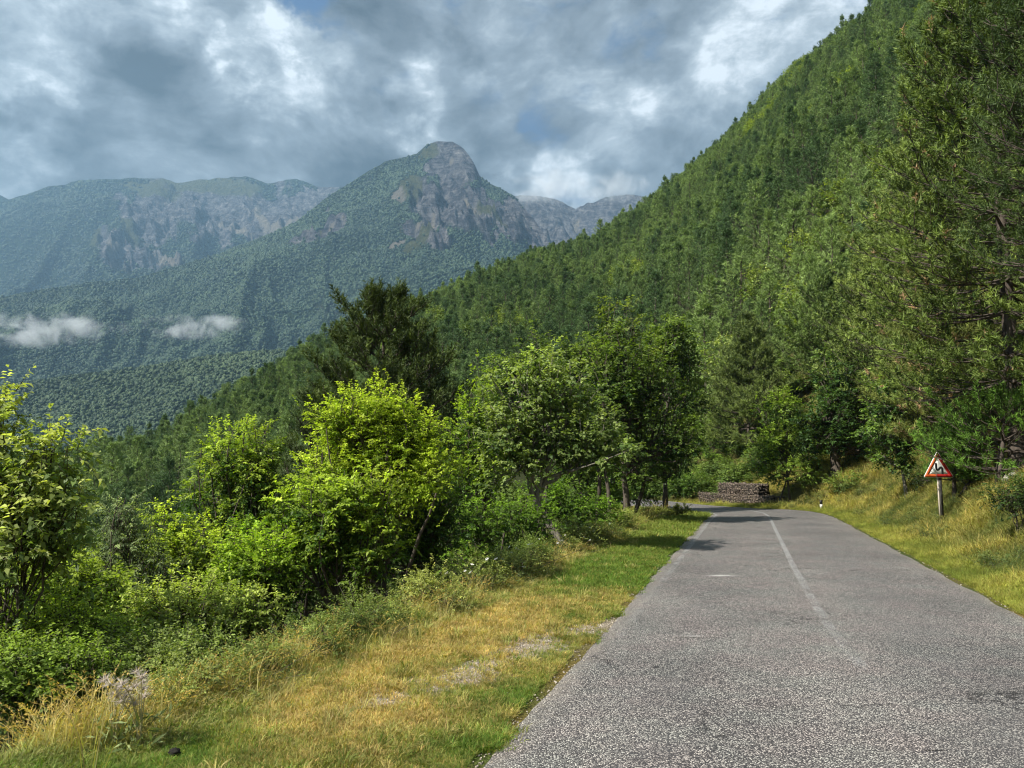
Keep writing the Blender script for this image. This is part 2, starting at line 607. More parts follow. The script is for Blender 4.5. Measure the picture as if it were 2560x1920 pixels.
# ------------------------------------------------------------------ road
yrow = np.concatenate([np.arange(-8, 40, .12), np.arange(40, 72, .5)])
un = np.linspace(0, 1, 25)
eL = Lf(yrow) + 0.05 * fbm(yrow * 1.6, yrow * 0, 61, 4) + 0.03
eR = Rf(yrow) + 0.06 * fbm(yrow * 1.3, yrow * 0 + 4, 67, 4)
RX = eL[:, None] * (1 - un) + eR[:, None] * un
RY = np.repeat(yrow[:, None], len(un), 1)
RZ = 0.014 + 0.012 * np.sin(un * math.pi)[None] + 0.004 * fbm(RX * 0.8, RY * 0.8, 71, 3)
RZ[:, 0] = -0.01; RZ[:, -1] = -0.01
idx = np.arange(RX.size).reshape(RX.shape)
faces = np.stack([idx[:-1, :-1], idx[:-1, 1:], idx[1:, 1:], idx[1:, :-1]], -1).reshape(-1, 4)


def road_shader(name, paint=None):
    m, t, out = new_mat(name)
    geo = t.node('ShaderNodeNewGeometry')
    P = geo.outputs['Position']
    cell = t.voro(P, 95, out='Color')
    sep = t.node('ShaderNodeSeparateColor'); t.put(sep.inputs[0], cell)
    dist = t.voro(P, 95)
    fine = t.noise(P, 150, 3, 0.8)
    stone = t.ramp(sep.outputs[0], [(0.0, (0.06, 0.057, 0.060)), (0.35, (0.17, 0.162, 0.160)), (0.7, (0.34, 0.328, 0.318)), (1.0, (0.60, 0.58, 0.55))])
    binder = t.ss(dist, 0.32, 0.62)
    c = t.mix(binder, stone, (0.035, 0.034, 0.037))
    c = t.mix(1.0, c, t.ramp(fine, [(0.3, (0.6, 0.6, 0.6)), (0.7, (1.45, 1.45, 1.45))]), 'MULTIPLY')
    big = t.noise(P, 0.55, 5, 0.6)
    hue = t.noise(P, 1.7, 3, 0.6)
    c = t.mix(1.0, c, t.ramp(big, [(0.3, (0.86, 0.82, 0.78)), (0.7, (1.36, 1.28, 1.19))]), 'MULTIPLY')
    c = t.mix(1.0, c, t.ramp(hue, [(0.35, (1.03, 0.98, 0.98)), (0.65, (0.97, 1.02, 1.0))]), 'MULTIPLY')
    # distance from the right and left edge comes with the mesh: dusty margins, worn lanes
    u = t.attr('col')
    su = t.node('ShaderNodeSeparateColor'); t.put(su.inputs[0], u)
    edge = t.math('MAXIMUM', t.ss(su.outputs[0], 0.08, 0.0), t.ss(su.outputs[0], 0.93, 1.0))
    en = t.noise(P, 7, 4, 0.6)
    edge = t.math('MULTIPLY', edge, t.ss(en, 0.3, 0.65))
    c = t.mix(t.math('MULTIPLY', edge, 0.55), c, (0.26, 0.225, 0.18))
    lane = t.math('MULTIPLY', t.ss(su.outputs[0], 0.52, 0.62), t.ss(su.outputs[0], 0.92, 0.8))
    c = t.mix(t.math('MULTIPLY', lane, 0.12), c, (0.05, 0.05, 0.055))
    # polished wheel tracks and a patchy wear pattern running with the road
    tr1 = t.math('MULTIPLY', t.ss(t.math('ABSOLUTE', t.math('SUBTRACT', su.outputs[0], 0.20)), 0.09, 0.02), 0.5)
    tr2 = t.math('MULTIPLY', t.ss(t.math('ABSOLUTE', t.math('SUBTRACT', su.outputs[0], 0.70)), 0.10, 0.02), 0.6)
    lane2 = t.math('ADD', tr1, tr2)
    lane2 = t.math('MULTIPLY', lane2, t.ss(t.noise(P, 0.9, 4, 0.6), 0.35, 0.65))
    c = t.mix(t.math('MULTIPLY', lane2, 0.35), c, (0.11, 0.105, 0.105))
    mid = t.ss(t.noise(P, 4.5, 4, 0.65), 0.56, 0.70)
    c = t.mix(t.math('MULTIPLY', mid, 0.22), c, (0.055, 0.052, 0.055))
    # hairline cracks
    wv = t.noise(P, 1.2, 5, 0.6, out=1)
    cp = t.vmath('ADD', t.vmath('ADD', P, t.vmath('SCALE', wv, scale=1.3)), t.vmath('SCALE', t.noise(P, 9, 5, 0.7, out=1), scale=0.22))
    cr = t.voro(cp, 0.42, 'DISTANCE_TO_EDGE')
    crack = t.math('MULTIPLY', t.ss(cr, 0.006, 0.0015), t.ss(t.noise(P, 0.8, 3), 0.50, 0.6))
    c = t.mix(t.math('MULTIPLY', crack, 0.8), c, (0.012, 0.011, 0.012))
    rough = 0.75
    if paint == 'mark':
        w = t.noise(P, 60, 4, 0.75)
        w2 = t.noise(P, 3.0, 3, 0.6)
        k = t.math('ADD', w, t.math('MULTIPLY', su.outputs[1], 0.55))
        k = t.math('ADD', k, t.math('MULTIPLY', t.math('SUBTRACT', w2, 0.5), 0.5))
        f = t.ss(k, 0.78, 0.98)
        edge2 = t.math('ADD', su.outputs[2], t.math('MULTIPLY', t.math('SUBTRACT', w, 0.5), 1.4))
        f = t.math('MULTIPLY', f, t.ss(edge2, 0.1, 0.45))
        c = t.mix(t.math('MULTIPLY', f, 0.72), c, t.mix(binder, (0.52, 0.51, 0.49), (0.12, 0.12, 0.12)))
    if paint == 'scar':
        w = t.noise(P, 30, 4, 0.75)
        edge2 = t.math('ADD', su.outputs[2], t.math('MULTIPLY', t.math('SUBTRACT', w, 0.5), 1.6))
        c = t.mix(t.math('MULTIPLY', t.ss(edge2, 0.5, 0.9), 0.7), c, (0.5, 0.48, 0.45))
    h = t.math('MULTIPLY', t.math('SUBTRACT', 1.0, dist), 1.0)
    h = t.math('SUBTRACT', h, t.math('MULTIPLY', crack, 2))
    nb = t.bump(h, 0.006, 0.9)
    principled(t, out, c, rough, nb, 0.35)
    return m


mb = MB()
uc = np.stack([np.repeat(un[None], len(yrow), 0), RX * 0, RX * 0], -1).reshape(-1, 3)
mb.add(np.stack([RX, RY, RZ], -1).reshape(-1, 3), faces, 0, uc)
road = mb.obj("road", road_shader("asphalt"), smooth=True, kind="structure", label="worn grey asphalt mountain road")


def road_z(x, y):
    e0 = np.interp(y, yrow, eL); e1 = np.interp(y, yrow, eR)
    u = np.clip((x - e0) / (e1 - e0), 0, 1)
    # same facets as the road sheet
    z = 0.014 + 0.012 * np.sin(u * math.pi) + 0.004 * fbm(x * 0.8, y * 0.8, 71, 3)
    return z, u


def marking(name, ycol, xc, width, strength, label):
    mb = MB()
    ku = np.linspace(-1, 1, 5)
    X = xc[:, None] + ku[None] * width[:, None] / 2
    Y = np.repeat(ycol[:, None], 5, 1)
    Z, U = road_z(X, Y)
    Z = Z + 0.0006 + 0.0034 * (1 - ku[None] ** 4)
    idx = np.arange(X.size).reshape(X.shape)
    f = np.stack([idx[:-1, :-1], idx[:-1, 1:], idx[1:, 1:], idx[1:, :-1]], -1).reshape(-1, 4)
    col = np.stack([U, np.repeat(strength[:, None], 5, 1), np.repeat((1 - np.abs(ku))[None] * 1.6, len(ycol), 0)], -1).reshape(-1, 3)
    mb.add(np.stack([X, Y, Z], -1).reshape(-1, 3), f, 0, col)
    return mb.obj(name, M_mark, smooth=True, kind="structure", label=label)


M_mark = road_shader("worn_road_paint", 'mark')
yc = np.arange(4.8, 33.6, .15)
cx = np.interp(yc, [4, 6.46, 8.9, 13.7, 26, 29, 31, 32.5, 34], [2.35, 2.93, 3.55, 4.97, 8.75, 9.65, 10.1, 10.2, 10.0])
marking("road_marking", yc, cx, np.interp(yc, [5, 8, 34], [.17, .125, .11]), np.interp(yc, [5, 6.5, 9, 16, 34], [0.30, 0.52, 0.64, 0.8, 0.95]), "faded white centre line on the asphalt")
yc = np.arange(5.5, 33, .15)
marking("road_marking", yc, Lf(yc) + 0.33, np.interp(yc, [5, 33], [.13, .11]), np.interp(yc, [5, 8, 15, 33], [0.25, 0.45, 0.65, 0.85]), "worn white edge line beside the grass verge")
M_scar = road_shader("road_scar", 'scar')
for (sx, sy, sw, sd, lb) in ((3.35, 12.5, 1.1, 0.5, "pale scuffed scar on the road in the left lane"), (1.85, 8.0, .42, .1, "small pale scratch on the near asphalt")):
    mb = MB()
    a = np.linspace(-1, 1, 9)
    AX, AY = np.meshgrid(a, a)
    X = sx + AX * sw / 2; Y = sy + AY * sd / 2
    Z, U = road_z(X, Y)
    idx = np.arange(81).reshape(9, 9)
    f = np.stack([idx[:-1, :-1], idx[:-1, 1:], idx[1:, 1:], idx[1:, :-1]], -1).reshape(-1, 4)
    mb.add(np.stack([X, Y, Z + .004], -1).reshape(-1, 3), f, 0, np.stack([U, U * 0, np.clip(1 - np.hypot(AX, AY), 0, 1)], -1).reshape(-1, 3))
    mb.obj("road_patch", M_scar, smooth=True, kind="structure", label=lb)

# ------------------------------------------------------------------ far mountains
def mountain_mat(name):
    m, t, out = new_mat(name)
    geo = t.node('ShaderNodeNewGeometry')
    P = geo.outputs['Position']
    u = t.attr('col')
    s = t.node('ShaderNodeSeparateColor'); t.put(s.inputs[0], u)
    mp = t.node('ShaderNodeMapping'); t.put(mp.inputs[0], P)
    mp.inputs['Scale'].default_value = (1.1, 0.7, 0.7)
    mp.inputs['Rotation'].default_value = (0, math.radians(18), 0)
    nf = t.noise(mp.outputs[0], 0.022, 10, 0.74, 0.9)
    ng = t.noise(P, 0.05, 6, 0.65)
    mp2 = t.node('ShaderNodeMapping'); t.put(mp2.inputs[0], P)
    mp2.inputs['Rotation'].default_value = (0.5, math.radians(-24), 0)
    mp2.inputs['Scale'].default_value = (0.5, 0.5, 3.2)
    strata = t.noise(mp2.outputs[0], 0.03, 8, 0.72, 0.3)
    cell = t.voro(mp.outputs[0], 0.035)
    nf = t.math('ADD', t.math('MULTIPLY', nf, 0.62), t.math('MULTIPLY', strata, 0.42))
    nf = t.math('ADD', nf, t.math('MULTIPLY', t.math('SUBTRACT', cell, 0.45), 0.13))
    rock = t.ramp(nf, [(0.36, (0.018, 0.020, 0.028)), (0.5, (0.10, 0.098, 0.112)), (0.64, (0.29, 0.275, 0.275))])
    olive = t.ramp(ng, [(0.3, (0.06, 0.075, 0.03)), (0.7, (0.14, 0.14, 0.06))])
    forest = t.ramp(ng, [(0.3, (0.022, 0.038, 0.018)), (0.7, (0.04, 0.062, 0.026))])
    scree = (0.27, 0.24, 0.20)
    c = t.mix(s.outputs[0], forest, rock)
    c = t.mix(s.outputs[1], c, olive)
    c = t.mix(s.outputs[2], c, scree)
    h = t.math('ADD', t.math('MULTIPLY', nf, 1.0), t.math('MULTIPLY', ng, 0.5))
    nb = t.bump(h, 110.0, 1.0)
    principled(t, out, c, 0.95, nb, 0.05)
    return m


M_mtn = mountain_mat("mountain_slope")


def ell(px, py, items):
    s = np.zeros_like(px)
    for (cx, cy, rx, ry, ang) in items:
        a = math.radians(ang)
        dx = px - cx; dy = py - cy
        u = (dx * math.cos(a) + dy * math.sin(a)) / rx; v = (-dx * math.sin(a) + dy * math.cos(a)) / ry
        s = np.maximum(s, 1.25 - np.sqrt(u * u + v * v))
    return s


def mountain(name, label, sil, yr_px, base, nT, step, seed, rocks, olives, screes, gully, jag, curve=0.9):
    """sil: skyline; yr_px: (px, ridge distance); base: (px, distance, height) of the foot"""
    sx = np.arange(sil[0][0], sil[-1][0] + .1, step)
    sy = np.interp(sx, [p[0] for p in sil], [p[1] for p in sil])
    sy = sy + jag * fbm(sx / 9., sx * 0, seed, 4)
    R = np.array([ray(a, b) for a, b in zip(sx, sy)])
    q = R[:, 0] / R[:, 1]; sl_ = R[:, 2] / R[:, 1]
    yr = np.interp(sx, [p[0] for p in yr_px], [p[1] for p in yr_px])
    yb = np.interp(sx, [p[0] for p in base], [p[1] for p in base])
    zb = np.interp(sx, [p[0] for p in base], [p[2] for p in base])
    zr = CAM_H + yr * sl_
    T = np.linspace(0, 1, nT)[:, None]
    back = np.array([-0.12, -0.08, -0.05, -0.03, -0.012])[:, None]
    TT = np.concatenate([back, T])
    Y = yr[None] + (yb - yr)[None] * TT
    X = Y * q[None]
    tpos = np.clip(TT, 0, 1)
    Z = zr[None] + (zb - zr)[None] * tpos ** curve
    Z = Z - np.abs(np.minimum(TT, 0)) * (zr - zb)[None] * 0.9
    k = np.sin(np.clip(tpos, 0, 1) * math.pi * 0.93) ** 0.7
    g = ridged(X / gully[0] + 0.3 * Y / gully[0], Y / (gully[0] * 2.6), seed + 5, 4, 0.5) - 0.5
    Z = Z + k * g * gully[1]
    Z = Z + k * fbm(X / (gully[0] * 2.5), Y / (gully[0] * 2.5), seed + 9, 4) * gully[1] * 1.1
    PX, PY, _ = project(np.stack([X, Y, Z], -1))
    nn = fbm(PX / 14., PY / 14., seed + 13, 4) * 0.55
    nn2 = fbm((PX + PY * 0.6) / 7., (PY - PX * .2) / 20., seed + 15, 4) * 0.6
    rock = sstep(ell(PX, PY, rocks) + nn + nn2 * .4, 0.32, 0.5)
    olive = sstep(ell(PX, PY, olives) + nn, 0.35, 0.6) * 0.9
    scree = sstep(ell(PX, PY, screes) + nn2 * 0.9, 0.45, 0.7)
    # crags stand proud of the slope
    cr = ridged(X / 60. + Y / 150., Y / 130. - X / 200., seed + 21, 5, 0.6) - 0.5
    Z = Z + rock * k * cr * gully[2]
    mb = MB()
    ny, nx = X.shape
    idx = np.arange(nx * ny).reshape(ny, nx)
    f = np.stack([idx[:-1, :-1], idx[:-1, 1:], idx[1:, 1:], idx[1:, :-1]], -1).reshape(-1, 4)
    mb.add(np.stack([X, Y, Z], -1).reshape(-1, 3), f, 0, np.stack([rock, olive, scree], -1).reshape(-1, 3))
    mb.obj(name, M_mtn, smooth=True, kind="structure", label=label)
    return dict(P=np.stack([X, Y, Z], -1), rock=np.maximum(rock, np.maximum(olive, scree)))


m_back = mountain("mountain", "long rocky ridge behind the wooded slopes on the left",
    [(-260, 250), (-60, 215), (0, 202), (46, 188), (83, 180), (139, 178), (162, 178), (178, 184), (199, 180), (245, 176), (268, 183), (296, 179), (319, 187), (345, 188), (420, 200), (480, 215)],
    [(-260, 4300), (100, 4200), (300, 4500), (480, 4300)],
    [(-260, 1700, 60), (480, 2500, 200)], 180, 2.2, 100,
    [(150, 215, 40, 30, 40), (225, 212, 85, 34, 15), (300, 212, 70, 36, -20), (110, 248, 16, 26, 0), (130, 255, 22, 18, 0), (160, 262, 26, 8, 0), (125, 210, 10, 34, -25)],
    [(215, 186, 60, 10, 5), (150, 190, 40, 8, 10), (95, 238, 6, 12, 20), (128, 225, 8, 24, -30)],
    [(262, 222, 5, 20, -25), (238, 232, 26, 4, 15), (285, 228, 22, 6, -20), (165, 262, 22, 6, 10), (112, 250, 8, 10, 0)],
    (330, 260, 150), 1.6)
m_left = mountain("mountain", "small far hill at the left edge of the view", [(-300, 175), (-60, 190), (0, 195), (14, 202), (60, 225)],
    [(-300, 4500), (60, 4500)], [(-300, 4000, 100), (60, 4000, 100)], 40, 4, 140, [], [], [], (300, 60, 20), 0.8)
m_ridge = mountain("mountain", "rocky far ridge with its top in the cloud right of the peak",
    [(430, 205), (480, 190), (512, 196), (540, 196), (562, 201), (576, 210), (588, 203), (605, 198), (625, 195), (640, 196), (680, 205), (760, 230), (900, 300)],
    [(430, 3500), (900, 3900)], [(430, 2100, 200), (900, 2500, 200)], 130, 2.0, 180,
    [(560, 220, 70, 40, 0), (620, 215, 60, 35, 0)], [], [(577, 225, 4, 18, 20)], (260, 170, 130), 2.0)
m_peak = mountain("mountain", "pointed mountain with a bare grey rock summit above forest",
    [(-260, 345), (-80, 312), (0, 297), (46, 289), (93, 282), (139, 278), (171, 268), (222, 254), (259, 239), (296, 222), (324, 199), (343, 187), (384, 162), (417, 154), (428, 144), (437, 141), (452, 141), (463, 148),
     (474, 163), (480, 176), (491, 184), (504, 190), (514, 196), (522, 206), (535, 220), (548, 240), (562, 262), (600, 320), (660, 400)],
    [(-260, 1900), (0, 2100), (200, 2500), (330, 2800), (445, 2900), (520, 2650), (660, 2100)],
    [(-260, 900, -70), (200, 1150, -60), (430, 1500, -10), (660, 1500, 0)], 290, 1.8, 220,
    [(452, 150, 30, 16, 0), (470, 160, 20, 24, 20), (450, 168, 30, 32, 0), (445, 205, 42, 30, 20), (478, 210, 40, 26, 35), (515, 218, 30, 24, 60), (540, 240, 16, 30, -20), (330, 228, 34, 8, -35), (300, 240, 14, 4, -30), (425, 235, 40, 10, 20)],
    [(428, 152, 16, 9, -35), (408, 188, 14, 18, 30), (420, 240, 24, 8, -25), (470, 150, 10, 8, 30), (320, 232, 8, 4, -35), (490, 214, 22, 5, 35)],
    [(398, 196, 10, 14, 30), (470, 205, 20, 4, 40), (330, 228, 20, 3, -35), (452, 160, 3, 6, 20), (398, 244, 14, 4, -25), (430, 222, 20, 4, -15)],
    (250, 150, 150), 0.9, 0.92)
m_knoll = mountain("hill", "low forested knoll at the foot of the mountains on the left",
    [(-260, 395), (-60, 388), (9, 384), (69, 375), (139, 367), (208, 355), (259, 350), (300, 349), (370, 358), (450, 390), (520, 420)],
    [(-260, 1000), (300, 1100), (520, 1000)], [(-260, 480, -100), (520, 480, -100)], 90, 3.5, 260, [], [], [], (160, 26, 10), 0.8)

# ------------------------------------------------------------------ instancing for what nobody could count
def scatter(name, label, pts, rot, scl, idx, tint, sources, kind='stuff', extra=None):
    me = bpy.data.meshes.new(name)
    n = len(pts)
    me.vertices.add(n)
    me.vertices.foreach_set('co', np.asarray(pts, np.float32).ravel())
    scl = np.asarray(scl, np.float32)
    if scl.ndim == 1: scl = np.repeat(scl[:, None], 3, 1)
    for nm, arr in (('rot', rot), ('scl', scl), ('tint', tint)):
        a = me.attributes.new(nm, 'FLOAT_VECTOR', 'POINT'); a.data.foreach_set('vector', np.asarray(arr, np.float32).ravel())
    a = me.attributes.new('pick', 'INT', 'POINT'); a.data.foreach_set('value', np.asarray(idx, np.int32))
    me.update()
    o = bpy.data.objects.new(name, me); COL.objects.link(o)
    cl = bpy.data.collections.new(name + "_shapes")
    for s_ in sources: cl.objects.link(s_)
    ng = bpy.data.node_groups.new(name + "_nodes", 'GeometryNodeTree')
    ng.interface.new_socket("Geometry", in_out='INPUT', socket_type='NodeSocketGeometry')
    ng.interface.new_socket("Geometry", in_out='OUTPUT', socket_type='NodeSocketGeometry')
    gi = ng.nodes.new('NodeGroupInput'); go = ng.nodes.new('NodeGroupOutput')
    ci = ng.nodes.new('GeometryNodeCollectionInfo'); ci.inputs['Collection'].default_value = cl
    ci.inputs['Separate Children'].default_value = True; ci.inputs['Reset Children'].default_value = True
    ip = ng.nodes.new('GeometryNodeInstanceOnPoints'); ip.inputs['Pick Instance'].default_value = True

    def na(nm, tp):
        nd = ng.nodes.new('GeometryNodeInputNamedAttribute'); nd.data_type = tp; nd.inputs[0].default_value = nm
        return [s for s in nd.outputs if s.enabled and s.name == 'Attribute'][0]
    ng.links.new(gi.outputs[0], ip.inputs['Points'])
    ng.links.new(ci.outputs[0], ip.inputs['Instance'])
    ng.links.new(na('pick', 'INT'), ip.inputs['Instance Index'])
    er = ng.nodes.new('FunctionNodeEulerToRotation')
    ng.links.new(na('rot', 'FLOAT_VECTOR'), er.inputs[0])
    ng.links.new(er.outputs[0], ip.inputs['Rotation'])
    ng.links.new(na('scl', 'FLOAT_VECTOR'), ip.inputs['Scale'])
    ng.links.new(ip.outputs[0], go.inputs[0])
    md = o.modifiers.new("scatter", 'NODES'); md.node_group = ng
    o['kind'] = kind; o['label'] = label
    return o


def ico(sub=1):
    t_ = (1 + 5 ** .5) / 2
    v = [[-1, t_, 0], [1, t_, 0], [-1, -t_, 0], [1, -t_, 0], [0, -1, t_], [0, 1, t_], [0, -1, -t_], [0, 1, -t_], [t_, 0, -1], [t_, 0, 1], [-t_, 0, -1], [-t_, 0, 1]]
    f = [[0, 11, 5], [0, 5, 1], [0, 1, 7], [0, 7, 10], [0, 10, 11], [1, 5, 9], [5, 11, 4], [11, 10, 2], [10, 7, 6], [7, 1, 8], [3, 9, 4], [3, 4, 2], [3, 2, 6], [3, 6, 8], [3, 8, 9], [4, 9, 5], [2, 4, 11], [6, 2, 10], [8, 6, 7], [9, 8, 1]]
    v = [np.array(a, float) / np.linalg.norm(a) for a in v]
    for _ in range(sub):
        cache = {}; nf = []
        def midp(a, b):
            k = (min(a, b), max(a, b))
            if k not in cache:
                m_ = v[a] + v[b]; v.append(m_ / np.linalg.norm(m_)); cache[k] = len(v) - 1
            return cache[k]
        for a, b, c_ in f:
            ab, bc, ca = midp(a, b), midp(b, c_), midp(c_, a)
            nf += [[a, ab, ca], [b, bc, ab], [c_, ca, bc], [ab, bc, ca]]
        f = nf
    return np.array(v), np.array(f)


# far crowns: clumpy leaf masses, a few pixels each
far_src = []
iv, if_ = ico(1)
for k in range(4):
    mb = MB()
    for j in range(7):
        c0 = rand_dir(1, 0.0)[0] * np.array([.55, .55, .5]) * (0 if j == 0 else 1)
        r0 = rng.uniform(.38, .6) if j else .7
        v = iv * (r0 * (1 + 0.28 * rng.normal(size=(len(iv), 1)))) + c0 + np.array([0, 0, .5])
        sh = rng.uniform(.75, 1.25)
        mb.add(v, if_, 0, np.tile(np.array([[1, 1, 1]]) * sh, (len(v), 1)))
    far_src.append(mb.obj("distant_crown", M_leaf_t, link=False))


def far_forest(name, label, M, n, rad, greens, seed):
    r = np.random.default_rng(seed)
    P = M['P']; ny, nx, _ = P.shape
    a = r.uniform(6, ny - 1.01, n); b = r.uniform(0, nx - 1.01, n)
    i = a.astype(int); j = b.astype(int); fa = (a - i)[:, None]; fb = (b - j)[:, None]
    p = (P[i, j] * (1 - fa) + P[i + 1, j] * fa) * (1 - fb) + (P[i, j + 1] * (1 - fa) + P[i + 1, j + 1] * fa) * fb
    rk = M['rock'][i, j]
    px, py, _ = project(p)
    keep = (r.uniform(0, 1, n) > rk * 1.12 - 0.03) & (px > -60) & (px < 760)
    p = p[keep]; m_ = len(p)
    dn = p[:, 1]
    s_ = rad * (dn / 2500.) ** 0.55 * r.uniform(.6, 1.35, m_)
    tn = fbm(p[:, 0] / 130., p[:, 1] / 130., seed, 3)[:, None]
    g0, g1 = np.array(greens[0]), np.array(greens[1])
    f = np.clip(0.5 + 0.9 * tn + 0.35 * r.normal(size=(m_, 1)), 0, 1)
    tint = g0 * (1 - f) + g1 * f
    rot = np.stack([r.uniform(-.2, .2, m_), r.uniform(-.2, .2, m_), r.uniform(0, 6.28, m_)], 1)
    p[:, 2] -= s_ * 0.2
    scatter(name, label, p, rot, np.stack([s_, s_, s_ * r.uniform(.8, 1.4, m_)], 1), r.integers(0, 4, m_), tint, far_src)


far_forest("distant_forest", "beech forest covering the back ridge", m_back, 60000, 5.2, [(0.034, 0.056, 0.034), (0.062, 0.098, 0.052)], 301)
far_forest("distant_forest", "forest covering the slopes below the bare rock summit", m_peak, 120000, 4.3, [(0.036, 0.064, 0.038), (0.074, 0.118, 0.060)], 302)
far_forest("distant_forest", "forest on the low knoll above the valley", m_knoll, 40000, 4.0, [(0.038, 0.066, 0.034), (0.095, 0.140, 0.062)], 303)
far_forest("distant_forest", "sparse trees on the rocky far ridge", m_ridge, 4000, 5, [(0.03, 0.05, 0.03), (0.06, 0.09, 0.04)], 304)

# ------------------------------------------------------------------ trees: generators
def spread_sources(n_need):
    return None


def pine_parts(H, cb, R, seed, nwh=16, per=5, k2=6, k3=3, nn=14, nl=.13, nw=.012, shoot=.24, prof=None, col=(0.05, 0.085, 0.022), tip=(0.09, 0.13, 0.035),
               trunk_r=.15, rise=(0.05, 0.9), upturn=.5, trunk_bend=.2, crowd=1.0, dead=0.0, mat=0, tops=0):
    """returns (crown MB, wood MB); base at the origin"""
    global rng
    old = rng; rng = np.random.default_rng(seed)
    if prof is None:
        prof = lambda f: np.clip((1 - f) ** 0.75, 0.06, 1) * (0.65 + 0.35 * np.clip(f / 0.18, 0, 1))
    wood = MB(); crown = MB()
    bend = rng.normal(size=2) * trunk_bend
    hh = np.linspace(0, 1, 12)
    tp = np.stack([bend[0] * np.sin(hh * 2.2) * hh, bend[1] * np.sin(hh * 1.7 + .5) * hh, hh * H * 0.985], 1)
    tr = trunk_r * (1 - hh) ** 0.85 + 0.012
    tr[0] *= 1.35
    tubes(wood, tp, tr, 8)
    st = []; az = []; ln = []; el = []; fr = []
    nb = nwh * per
    for w in range(nwh):
        f = (w + rng.uniform(-.25, .25)) / nwh
        f = min(max(f, 0.0), .985)
        z = cb + (H - cb) * f
        a0 = rng.uniform(0, 6.28)
        npp = per if f < .85 else max(3, per - 1)
        for b in range(npp):
            z2 = z + rng.uniform(-.12, .12) * (H - cb) / nwh
            p = np.array([np.interp(z2, tp[:, 2], tp[:, 0]), np.interp(z2, tp[:, 2], tp[:, 1]), z2])
            st.append(p); az.append(a0 + b * 6.283 / npp + rng.uniform(-.4, .4))
            ln.append(R * float(prof(f)) * rng.uniform(.62, 1.12)); el.append(rise[0] + (rise[1] - rise[0]) * f ** 1.1 + rng.uniform(-.14, .14)); fr.append(f)
    st = np.array(st); az = np.array(az); ln = np.array(ln); el = np.array(el); fr = np.array(fr)
    nb = len(st)
    hd = np.stack([np.cos(az), np.sin(az), np.zeros(nb)], 1)
    ts = np.linspace(0, 1, 7)[None, :, None]
    side = np.stack([-hd[:, 1], hd[:, 0], 0 * az], 1)
    wig = rng.normal(size=(nb, 1, 1)) * .12 * ln[:, None, None]
    path = st[:, None] + hd[:, None] * ts * (ln * np.cos(el))[:, None, None] + np.array([0, 0, 1.])[None, None] * ((ts * np.sin(el)[:, None, None] + upturn * (ts ** 2.4 - .35 * ts)) * ln[:, None, None]) + side[:, None] * wig * np.sin(ts * 3)
    br = (0.016 + 0.026 * ln / max(R, .1) * trunk_r / .15)[:, None] * (1.08 - ts[0, :, 0])[None]
    tubes(wood, path, br, 4)
    # secondary twigs
    def at(path, tt):
        k = path.shape[1] - 1
        x = tt * k; i = np.clip(x.astype(int), 0, k - 1); f = (x - i)[..., None]
        m = np.arange(len(path))[:, None]
        return path[m, i] * (1 - f) + path[m, i + 1] * f, nrm(path[m, i + 1] - path[m, i])
    t2 = np.linspace(.3, 1.0, k2)[None] + rng.uniform(-.05, .05, (nb, k2)); t2 = np.clip(t2, .15, 1)
    p2, d2_ = at(path, t2)
    sg = np.where(np.arange(k2)[None] % 2 == 0, 1, -1) * rng.uniform(.5, 1.1, (nb, k2))
    sg[:, -1] *= 0.1
    dir2 = nrm(d2_ + side[:, None] * sg[..., None] + np.array([0, 0, .22]) + rng.normal(size=(nb, k2, 3)) * .18)
    l2 = (ln[:, None] * (0.52 * (1.12 - t2)) + .14) * rng.uniform(.7, 1.2, (nb, k2))
    e2 = p2 + dir2 * l2[..., None] + np.array([0, 0, .12]) * l2[..., None]
    P2 = p2.reshape(-1, 3); E2 = e2.reshape(-1, 3)
    pth = np.stack([P2, (P2 + E2) / 2 - np.array([0, 0, .02]), E2], 1)
    tubes(wood, pth, np.tile(np.array([.011, .008, .005]) * (1 + trunk_r * 2), (len(pth), 1)), 3)
    # shoots
    n3 = len(P2)
    t3 = np.clip(np.linspace(.25, 1.0, k3)[None] + rng.uniform(-.1, .1, (n3, k3)), .1, 1.0)
    s0 = P2[:, None] * (1 - t3[..., None]) + E2[:, None] * t3[..., None] + rng.normal(size=(n3, k3, 3)) * .05 * crowd
    f3 = np.repeat(fr, k2)[:, None]
    sdir = nrm(nrm(E2 - P2)[:, None] * .75 + np.array([0, 0, 1.]) * (.35 + .75 * f3[..., None]) + rng.normal(size=(n3, k3, 3)) * .38)
    S0 = s0.reshape(-1, 3); SD = sdir.reshape(-1, 3)
    SL = shoot * rng.uniform(.6, 1.2, len(S0))
    if tops:
        a = rng.uniform(0, 6.28, tops); rr = rng.uniform(0, .12 * R, tops)
        S0 = np.concatenate([S0, np.stack([tp[-1, 0] + rr * np.cos(a), tp[-1, 1] + rr * np.sin(a), np.full(tops, H * .985) - rng.uniform(0, .5, tops)], 1)])
        SD = np.concatenate([SD, nrm(np.array([0, 0, 1.]) + rng.normal(size=(tops, 3)) * .15)]); SL = np.concatenate([SL, np.full(tops, shoot * 1.5)])
    ns = len(S0)
    u = rng.uniform(0, 1, (ns, nn))
    base = S0[:, None] + SD[:, None] * (SL[:, None] * u)[..., None]
    rd = rng.normal(size=(ns, nn, 3)); rd = rd - SD[:, None] * np.sum(rd * SD[:, None], -1, keepdims=True); rd = nrm(rd)
    nd = nrm(SD[:, None] * rng.uniform(.5, 1.1, (ns, nn, 1)) + rd * .85)
    radial = np.linalg.norm((S0 - np.array([0, 0, 0]))[:, :2], axis=1) / max(R, .1)
    out = np.clip(.35 + .5 * radial + .25 * rng.normal(size=ns), 0, 1.2)[:, None]
    cs = np.array(col) * (1 - out) + np.array(tip) * out
